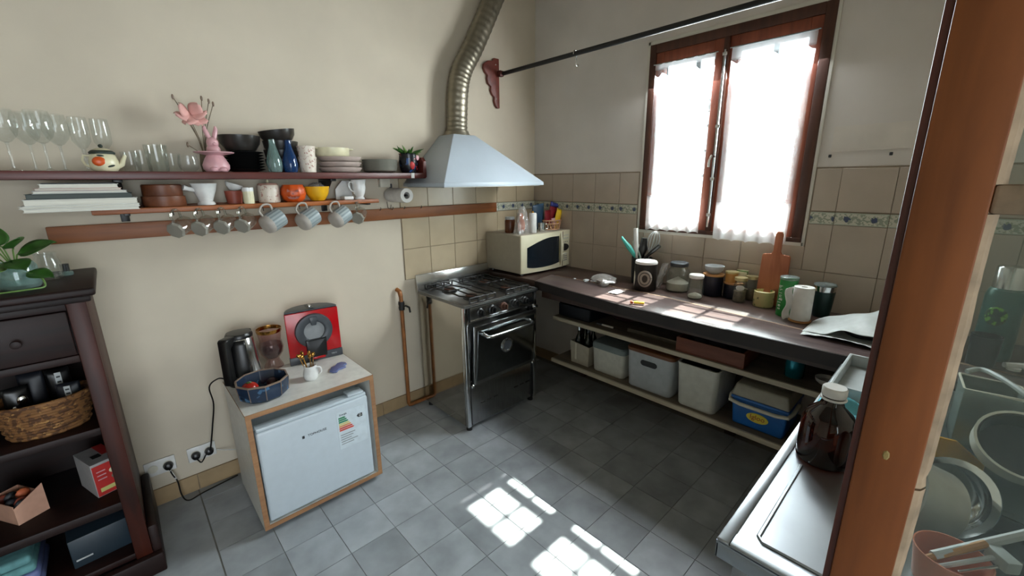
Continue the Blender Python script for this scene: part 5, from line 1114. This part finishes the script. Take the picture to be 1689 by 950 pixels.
utensil('black flat handle leaning right out of the pot', black, [(-.02, -.01, .02), (-.025, -.034, .168), (-.028, -.085, .215), (-.02, -.125, .255)], [.008, .009, .012, .012], nm='spatula')
t = thing('whisk', 'clear plastic whisk standing at the right of the pot', 'whisk', UP); 
for k in range(6):
    a = pi*k/6; MB().tube(catmull([(0.035, -.02, .03), (.035, -.03, .18), (.02+.036*cos(a), -.055+.036*sin(a), .25), (.02+.03*cos(a), -.065+.03*sin(a), .31), (.02, -.07, .335), (.02-.03*cos(a), -.065-.03*sin(a), .31), (.02-.036*cos(a), -.055-.036*sin(a), .25), (.02, -.03, .18)], 4), .0016, 5).build('wire', lgrey, t, smooth=True)
bgp2 = thing('plastic_sleeve', 'crinkled blue white plastic sleeve left of the big glass jar', 'bag', (2.40, 1.205, ZC)); rn = random.Random(41)
MB().grid(lambda u, v: (.02*cos(2*pi*u)+rn.uniform(-.006, .006)-.03*(1-v), .018*sin(2*pi*u)+rn.uniform(-.006, .006)+.03*(1-v)-.01, .155*v), 10, 9).build('film', G_bag, bgp2)
bj = thing('flour_jar', 'big glass jar of flour with a dark screw lid', 'jar', (2.405, 1.112, ZC)); MB().lathe([(0, 0), (.062, 0), (.067, .008), (.067, .10), (.06, .125), (.048, .138), (.048, .150)], 30).build('glass', G_jar, bj, smooth=True); MB().lathe([(0, .006), (.06, .006), (.063, .012), (.063, .05), (0, .085)], 26).build('flour', powder, bj, smooth=True); MB().lathe([(0, .150), (.050, .148), (.052, .153), (.052, .168), (.048, .172), (0, .172)], 28).build('lid', dgrey, bj, smooth=True)
sj = thing('sugar_jar', 'small glass jar with white lid and a little sugar', 'jar', (2.305, .962, ZC)); MB().lathe([(0, 0), (.034, 0), (.04, .008), (.044, .05), (.04, .085), (.034, .105), (.036, .118)], 26).build('glass', G_jar, sj, smooth=True); MB().lathe([(0, .004), (.032, .004), (.036, .01), (.034, .02), (0, .035)], 20).build('sugar', powder, sj, smooth=True); MB().lathe([(0, .118), (.037, .116), (.039, .12), (.039, .132), (.036, .136), (0, .136)], 26).build('lid', white, sj, smooth=True)
for (x, y, r, h, lb) in ((2.445, .925, .052, .115, 'taller dark storage pot with a cork lid'), (2.470, .82, .050, .08, 'lower dark storage pot with a cork lid')):
    t = thing('storage_pot', lb, 'pot', (x, y, ZC)); MB().lathe([(0, 0), (r*.94, 0), (r, .006), (r, h), (0, h)], 28).build('body', plain('indigo_pot_%d' % int(h*1000), '#15182a', .35), t, smooth=True); MB().lathe([(0, h), (r*1.08, h), (r*1.1, h+.004), (r*1.08, h+.010), (0, h+.010)], 28).build('lid', cork, t, smooth=True)
bowl('bowl', (2.445, .925, ZC+.125), .030, .052, .046, lgrey, 'small pale bowl standing on the taller cork lid')
hj = thing('honey_tub', 'small honey coloured tub on the lower cork lid', 'tub', (2.455, .832, ZC+.090)); MB().lathe([(0, 0), (.03, 0), (.032, .05), (0, .05)], 22).build('tub', honey, hj, smooth=True); MB().lathe([(0, .05), (.034, .05), (.034, .06), (0, .062)], 22).build('lid', goldlid, hj, smooth=True)
gb = thing('tea_sachets', 'folded pale green sachets behind the honey tub', 'sachets', (2.498, .795, ZC+.090))
for k in range(3): MB().box((-.018+.012*k, -.03, 0), (-.010+.012*k, .03, .058+.004*k)).build('sachet', green2 if k == 1 else cream, gb, bevel=.002)
for (x, y, lb, lm) in ((2.405, .765, 'spice jar with gold lid and white label, in front', goldlid), (2.485, .735, 'second spice jar with gold lid, behind the labelled one', goldlid)):
    t = thing('spice_jar', lb, 'jar', (x, y, ZC), 0, 'spice jars with screw lids'); MB().lathe([(0, 0), (.031, 0), (.033, .005), (.033, .095), (.028, .105), (.029, .12)], 22).build('glass', G_jar, t, smooth=True); MB().lathe([(0, .004), (.029, .004), (.030, .06), (0, .062)], 20).build('spice', spice_m, t, smooth=True); MB().lathe([(0, .12), (.032, .118), (.032, .134), (0, .136)], 22).build('lid', lm, t, smooth=True)
    if 'white label' in lb: on_cyl(.0336, pi+.3, .082, .022, .014, paper, 'label', t)
cd_ = thing('candle_pot', 'squat cream pot painted with olives and green leaves', 'pot', (2.408, .648, ZC)); MB().lathe([(0, 0), (.044, 0), (.047, .005), (.047, .08), (.043, .082), (.043, .066), (0, .066)], 30).build('pot', cup_cream, cd_, smooth=True)
pg = thing('crisps_tube', 'tall green crisps tube with a clear lid', 'tube', (2.312, .523, ZC)); MB().lathe([(0, 0), (.037, 0), (.038, .003), (.038, .18), (0, .18)], 30).build('tube', pgreen, pg, smooth=True); MB().lathe([(0, .18), (.0395, .178), (.0395, .19), (.036, .192), (0, .190)], 30).build('lid', G_box, pg, smooth=True)
for k, ch in enumerate('Pringles'):
    a = pi+.05; zz = .145-.0155*k
    text(ch, .026, paper, pg, (.0392*cos(a+.55), .0392*sin(a+.55)*-1, zz), (pi/2, pi/2, a+.55*-1+pi/2+pi), 'letter')
tr_ = thing('kitchen_roll', 'standing white kitchen paper roll with a loose sheet', 'paper roll', (2.262, .448, ZC+.008)); MB().lathe([(0.012, 0), (.040, 0), (.041, .004), (.041, .15), (.040, .155), (.012, .155), (.012, 0)], 30).build('roll', tissue, tr_, smooth=True); rn = random.Random(51)
MB().grid(lambda u, v: (-.02-.028*u, .036+.022*u+.006*sin(9*v), .004+.148*v-.01*u*rn.uniform(.3, 1)), 6, 12).build('loose_sheet', tissue, tr_, smooth=True, thick=.0015); MB().lathe([(0, -.008), (.046, -.008), (.046, 0), (0, 0)], 26).build('stand', cork, tr_, smooth=True)
tu = thing('travel_tumbler', 'dark green insulated tumbler with a clear lid', 'tumbler', (2.418, .398, ZC)); MB().lathe([(0, 0), (.034, 0), (.036, .006), (.044, .125), (0, .125)], 30).build('body', tumb_m, tu, smooth=True); MB().lathe([(.0435, .125), (.0450, .15), (.042, .15), (.041, .125)], 30).build('steel_lip', chrome, tu, smooth=True); MB().lathe([(0, .148), (.044, .149), (.047, .153), (.044, .159), (0, .158)], 30).build('lid', G_box, tu, smooth=True)
cbd = thing('cutting_board', 'reddish wooden paddle board leaning on the tiles under the window', 'cutting board', (2.452, .632, ZC), 0, None, (0, .05, 0))
pd = [(-.068, 0), (.068, 0), (.064, .255), (.06, .266), (.024, .270), (.017, .285), (.017, .37), (.010, .384), (-.010, .384), (-.017, .37), (-.017, .285), (-.024, .270), (-.06, .266), (-.064, .255)]
MB().prism(pd, -.008, .008, 0).build('paddle', board_w, cbd, bevel=.003)
lt = thing('lighter', 'small yellow lighter lying in the sunlight on the worktop', 'lighter', (1.972, 1.115, ZC+.010), .5); MB().lathe([(0, -.025), (.0095, -.025), (.0095, .028), (0, .028)], 14, ex=1.1, ey=.75).xf(Matrix.Rotation(pi/2, 4, 'X')).build('body', plain('lighter_yellow', '#e2b013', .3), lt, smooth=True); MB().cbox((0, -.036, 0), (.016, .016, .014)).xf(Matrix.Scale(-1, 4, (0, 1, 0))).build('head', orange, lt, bevel=.003)
sp_ = thing('fabric_scrap', 'white crumpled tissue in the sunlit spot on the worktop', 'tissue', (2.10, 1.335, ZC)); rn = random.Random(61); MB().grid(lambda u, v: ((u-.5)*.09, (v-.5)*.06, .004+.014*abs(sin(5*u+4*v))*sin(pi*u)*sin(pi*v)+rn.uniform(0, .004)), 10, 8).build('sheet', tissue, sp_, thick=.001)
wbg = thing('shopping_bag', 'open white plastic bag lying at the right end of the worktop', 'bag', (2.22, .235, ZC)); rn = random.Random(71)
whiteb = plain('white_bag', '#c4cac8', .5)
def wtop(u, v):      # upper sheet: u from the pointed left end to the right, v from the back to the open front
    h = .105*min(1, u*1.25)**.8; y = .165-.30*u; wob = .006*sin(9*u+4*v)+.004*sin(17*u-6*v)
    x = .13-.06*(1-u)-(.25+.03*u-.06*(1-u))*v
    z = .003+h*(1-.30*v-.38*v*v)*(.75+.25*sin(pi*(.25+.6*v)))+wob*min(1, 4*u)
    if v > .8 and u > .3: z += .020*sin(pi*(u-.3)/.7)*(v-.8)/.2
    return (x, y, max(.003, z))
def wlow(u, v):
    y = .160-.29*u; x = .12-.06*(1-u)-(.30-.07*(1-u))*v
    return (x, y, .002+.016*max(0, v-.75)/.25*sin(pi*u)+.002*sin(20*u+9*v)**2)
MB().grid(wtop, 24, 16).build('upper_sheet', whiteb, wbg, smooth=True, thick=.0012); MB().grid(wlow, 24, 14).build('lower_sheet', whiteb, wbg, smooth=True, thick=.0012)
MB().ball((-.045, -.035, .022), .05, .07, .019, 14, 8).build('contents', plain('dark_wrapped', '#23262b', .4), wbg, smooth=True); MB().ball((-.07, -.105, .022), .03, .025, .02, 10, 6).build('contents', offwhite, wbg, smooth=True)

# ================================================================== SINK AND DISHES
sn = thing('sink_unit', 'stainless steel sink top with drainboard in the right foreground', 'sink', (1.34, -.11, 0))
ZK = .82
# rolled front edge, drainboard sunk a little inside its raised rim
bx0, bx1, by0, by1, bz = -.31, .13, -.285, .185, ZK-.115
s_ = MB(); s_.box((-.585, -.335, ZK-.012), (bx0, .335, ZK-.006)); s_.box((bx1, -.335, ZK-.012), (.575, .335, ZK-.006)); s_.box((bx0, by1, ZK-.012), (bx1, .335, ZK-.006)); s_.box((bx0, -.335, ZK-.012), (bx1, by0, ZK-.006)); s_.build('drainboard', sink_m, sn)
s_ = MB(); s_.box((bx0-.004, by0-.004, bz-.004), (bx1+.004, by1+.004, bz)); s_.box((bx0-.004, by0, bz), (bx0, by1, ZK-.012)); s_.box((bx1, by0, bz), (bx1+.004, by1, ZK-.012)); s_.box((bx0-.004, by0-.004, bz), (bx1+.004, by0, ZK-.012)); s_.box((bx0-.004, by1, bz), (bx1+.004, by1+.004, ZK-.012)); s_.build('bowl', sink_m, sn)
rim = MB()
rim.box((-.585, .312, ZK-.012), (.575, .335, ZK)); rim.box((-.585, -.335, ZK-.012), (.575, -.30, ZK+.03)); rim.box((-.585, -.30, ZK-.012), (-.545, .312, ZK)); rim.box((.545, -.30, ZK-.012), (.575, .312, ZK)); rim.build('rim', sink_m, sn, bevel=.004)
MB().box((-.585, .329, ZK-.045), (.575, .335, ZK-.010)).build('front_apron', sink_m, sn, bevel=.002); MB().box((-.585, -.335, ZK-.045), (-.579, .335, ZK-.010)).build('end_apron', sink_m, sn, bevel=.002)
MB().tube([(-.53, -.28, ZK-.005), (-.53, .27, ZK-.005), (-.52, .28, ZK-.005), (-.21, .28, ZK-.005)], .004, 6).build('pressed_ridge', sink_m, sn, smooth=True)
for x in (-.55, .52):
    for y in (-.3, .28): MB().box((x, y, 0), (x+.03, y+.03, ZK-.012)).build('leg', steel_b, sn, bevel=.002)
ab = thing('amber_growler', 'large amber glass growler with a white cap on the drainboard', 'bottle', (1.195, .142, ZK-.006))
MB().lathe([(0, 0), (.050, 0), (.056, .006), (.057, .03), (.056, .105), (.047, .130), (.026, .150), (.022, .162), (.022, .182)], 34).build('glass', amber, ab, smooth=True)
MB().lathe([(0, .178), (.0245, .176), (.0255, .180), (.0255, .196), (.023, .199), (0, .198)], 28).build('cap', white, ab, smooth=True); MB().tube([(.0245*cos(a), .0245*sin(a), .170) for a in [2*pi*i/24 for i in range(24)]], .003, 6, closed=True).build('cap_ring', white, ab, smooth=True)
dt = thing('dish_tray', 'pale grey plastic dish tray by the worktop corner', 'tray', (1.735, .085, ZK)); cr = MB(); cr.box((-.17, -.12, .0), (.17, .12, .006))
for a, b_ in (((-.17, -.12, .006), (-.160, .12, .05)), ((.16, -.12, .006), (.17, .12, .05)), ((-.16, .11, .006), (.16, .12, .05)), ((-.16, -.12, .006), (.16, -.11, .05))): cr.box(a, b_)
cr.build('tub', lightgrey_pl, dt, bevel=.003)
ct = thing('dish_cloth', 'crumpled light blue cloth on the sink behind the growler', 'cloth', (1.49, .155, ZK-.006)); rn = random.Random(81)
MB().grid(lambda u, v: ((u-.5)*.13, (v-.5)*.12, .006+.05*sin(pi*u)**.7*sin(pi*v)**.7*(.7+.3*sin(11*u+7*v))+rn.uniform(0, .006)), 18, 16).build('fabric', cyanp, ct, smooth=True, thick=.002)
# seen through the pane
def place(o, loc, rot=(0, 0, 0)): o.location = loc; o.rotation_euler = rot; return o
pcup = thing('utensil_cup', 'peach plastic cutlery cup behind the glass pane', 'cup', (.945, -.085, ZK-.006)); MB().lathe(cup(.042, .050, .062, .002), 28).build('cup', peachp, pcup, smooth=True)
def cut_(label, a, b_, r, mm, head=None, nm='utensil'):
    t = thing(nm, label, 'utensil', (.945, -.085, ZK)); MB().tube([Vector(a), (Vector(a)+Vector(b_))/2, Vector(b_)], r, 8).build('handle', mm, t, smooth=True)
    if head: MB().cbox((0, 0, 0), head[1]).xf(Matrix.Translation(Vector(b_)+Vector(head[2]))@Matrix.Rotation(head[3], 4, 'Z')).build('head', head[0], t, bevel=.003)
    return t
cut_('long pale grey brush handle lying over the cutlery cup', (-.02, .022, .050), (.16, -.15, .125), .0075, lgrey, nm='brush')
cut_('wooden stick lying in the cutlery cup', (-.03, .03, .044), (.035, -.035, .078), .006, cork, nm='wooden_stick')
cut_('white plastic clip brush standing in the cutlery cup', (-.035, .012, .046), (.02, -.045, .068), .004, lgrey, (lightgrey_pl, (.022, .04, .022), (.005, -.01, 0), -.9), nm='clip_brush')
cut_('thin steel fork in the cutlery cup', (-.02, -.01, .04), (.03, -.075, .072), .0025, chrome, nm='fork')
po = thing('cooking_pot', 'dull grey aluminium pot propped on its side behind the pane', 'pot', (1.135, -.03, ZK+.022), 0, None, (0, 0, 0))
Mp = Matrix.Rotation(radians(122), 4, 'Z')@Matrix.Rotation(radians(68), 4, 'Y')@Matrix.Translation((0, 0, -.045))
o = MB().lathe([(0, 0), (.070, 0), (.078, .008), (.08, .09), (.083, .092), (.077, .092), (.074, .012), (0, .008)], 34).build('body', alum, po, smooth=True); o.matrix_basis = Mp
so = thing('colander', 'shiny perforated colander leaning behind the grey pot', 'colander', (1.205, -.078, ZK+.012)); Mp = Matrix.Rotation(radians(140), 4, 'Z')@Matrix.Rotation(radians(55), 4, 'Y')
o = MB().lathe([(0, -.03), (.04, -.028), (.066, -.010), (.074, .0), (.086, .002), (.086, .005), (.072, .004), (.064, -.007), (.04, -.025), (0, -.027)], 36).build('dish', chrome, so, smooth=True); o.matrix_basis = Mp
hs = MB()
for ri, nn in ((.02, 8), (.034, 14), (.048, 20)):
    for i in range(nn): a = 2*pi*i/nn; hs.lathe([(0, 0), (.0024, 0), (0, .0008)], 6, (ri*cos(a), ri*sin(a), -.0262+(ri*.18 if ri > .04 else 0)*.35))
o = hs.build('perforations', ink, so); o.matrix_basis = Mp; o['kind'] = 'stuff'
pn_ = thing('frying_pan', 'black frying pan under the colander on the drainboard', 'pan', (1.255, -.165, ZK-.115)); MB().lathe([(0, 0), (.10, 0), (.125, .03), (.128, .03), (.128, .034), (.122, .034), (.098, .005), (0, .005)], 36).build('dish', nonstick, pn_, smooth=True); MB().tube([(-.09, -.085, .030), (-.13, -.12, .06), (-.17, -.16, .10)], .010, 8).build('handle', nonstick, pn_, smooth=True)
yb = thing('yellow_board', 'yellow plastic chopping board standing behind the pots', 'chopping board', (1.405, -.088, ZK-.113), .2, None, (0, .06, .2)); MB().prism([(-.05, 0), (.05, 0), (.05, .165), (.005, .165), (-.05, .12)], -.004, .004, 0).build('board', yellow_p, yb, bevel=.002)
gb_ = thing('glass_container', 'frosty square glass container standing on the sink', 'container', (1.575, -.125, ZK-.006), .1)
cr = MB(); cr.box((-.055, -.055, 0), (.055, .055, .006))
for a, b_ in (((-.055, -.055, .006), (-.051, .055, .16)), ((.051, -.055, .006), (.055, .055, .16)), ((-.051, .051, .006), (.051, .055, .16)), ((-.051, -.055, .006), (.051, -.051, .16))): cr.box(a, b_)
cr.build('walls', G_box, gb_, bevel=.001, seg=1); MB().tube([(-.055, -.055, .16), (-.055, .055, .16), (.055, .055, .16), (.055, -.055, .16)], .004, 6, closed=True).build('rim', offwhite, gb_)
wp = thing('saucepan', 'white rimmed dark saucepan tipped among the dishes', 'pan', (1.385, -.180, ZK+.10)); Mp = Matrix.Rotation(radians(190), 4, 'Z')@Matrix.Rotation(radians(38), 4, 'Y')
o = MB().lathe([(0, -.05), (.06, -.05), (.07, -.04), (.076, .0), (.079, .002), (.072, .002), (.066, -.038), (0, -.045)], 34).build('body', nonstick, wp, smooth=True); o.matrix_basis = Mp
o = MB().lathe([(.075, -.032), (.0795, -.032), (.0815, .004), (.076, .004), (.075, -.032)], 34).build('rim', enamel, wp, smooth=True); o.matrix_basis = Mp
dl = thing('pot_lid', 'steel rimmed glass lid behind the white rimmed saucepan', 'lid', (1.535, -.295, ZK+.082)); Mp = Matrix.Rotation(radians(185), 4, 'Z')@Matrix.Rotation(radians(60), 4, 'Y')
o = MB().lathe([(0, .02), (.04, .016), (.08, .004), (.08, .002), (.04, .013), (0, .017)], 30).build('glass', G_box, dl, smooth=True); o.matrix_basis = Mp
o = MB().lathe([(.078, .0), (.085, .0), (.085, .007), (.078, .007), (.078, .0)], 34).build('rim', chrome, dl, smooth=True); o.matrix_basis = Mp
hs_ = thing('water_hose', 'pale translucent hose arching over the glass container', 'hose', (1.62, -.09, ZK)); MB().tube(catmull([(-.02, .015, .172), (0, -.012, .180), (-.05, -.05, .180), (-.12, -.10, .165), (-.16, -.16, .125), (-.17, -.22, .06)], 7), .0065, 8).build('tube', lightgrey_pl, hs_, smooth=True)
th = thing('thermos_flask', 'dark green thermos with steel cup and stickers behind the pane', 'thermos', (2.275, -.150, ZC)); MB().lathe([(0, 0), (.050, 0), (.052, .006), (.052, .235), (.046, .255), (.042, .262), (0, .262)], 32).build('body', thermos_m, th, smooth=True); MB().lathe([(0, .262), (.042, .262), (.041, .335), (.038, .34), (0, .34)], 30).build('steel_cup', steel, th, smooth=True); MB().lathe([(.0445, .25), (.0455, .254), (.0445, .258)], 30).build('neck_ring', chrome, th, smooth=True)
a0 = pi-.05
s1 = on_cyl(.0528, a0-.25, .165, .030, .034, blotch('leaf_sticker', '#1d3f2a', [('#5f9a3a', .5)], 70, .4), 'leaf_sticker', th); s2 = on_cyl(.0528, a0-.2, .085, .018, .018, plain('dark_red_sticker', '#4a1f2c', .4), 'red_sticker', th)
dc = tag(MB().lathe(cup(.036, .040, .11), 26).build('cup', plain('dark_cup', '#171b20', .35), None, smooth=True), 'dark cup in front of the thermos behind the pane', 'cup'); dc.location = (2.155, -.125, ZC)
for k, (x, y, r, lb) in enumerate(((2.17, -.205, .018, 'white bottle cap lying right of the dark cup'), (2.25, -.26, .016, 'small white scrap near the thermos'))):
    o = tag(MB().lathe([(0, 0), (r, 0), (r, .008), (0, .008)], 14).build('bottle_cap', white, None, smooth=True), lb, 'cap'); o.location = (x, y, ZC)
pq = thing('lighter_pistol', 'white and brown plastic tool lying beside the thermos', 'tool', (2.20, -.235, ZC+.012), .5); MB().tube([(0, .06, 0), (0, .0, 0), (0, -.05, 0)], [.010, .012, .010], 8).build('body', white, pq, smooth=True); MB().tube([(0, -.05, 0), (0, -.09, 0)], .011, 8).build('grip', rimbrown, pq, smooth=True)

# everything that rests on something sits a hair above it
for o in list(COL.objects):
    if o.parent is None and o.type in ('MESH', 'EMPTY') and o.get('category') and o.get('kind') != 'structure' and o.name.split('.')[0] not in ('wall_shelf', 'mug_shelf', 'wall_rail', 'range_hood', 'worktop', 'shelf_board', 'sink_unit', 'gas_stove', 'open_cabinet', 'curtain', 'pole_bracket', 'curtain_pole', 'wall_socket', 'fridge_cabinet', 'gas_pipe', 'plug'):
        o.location.z += .0007
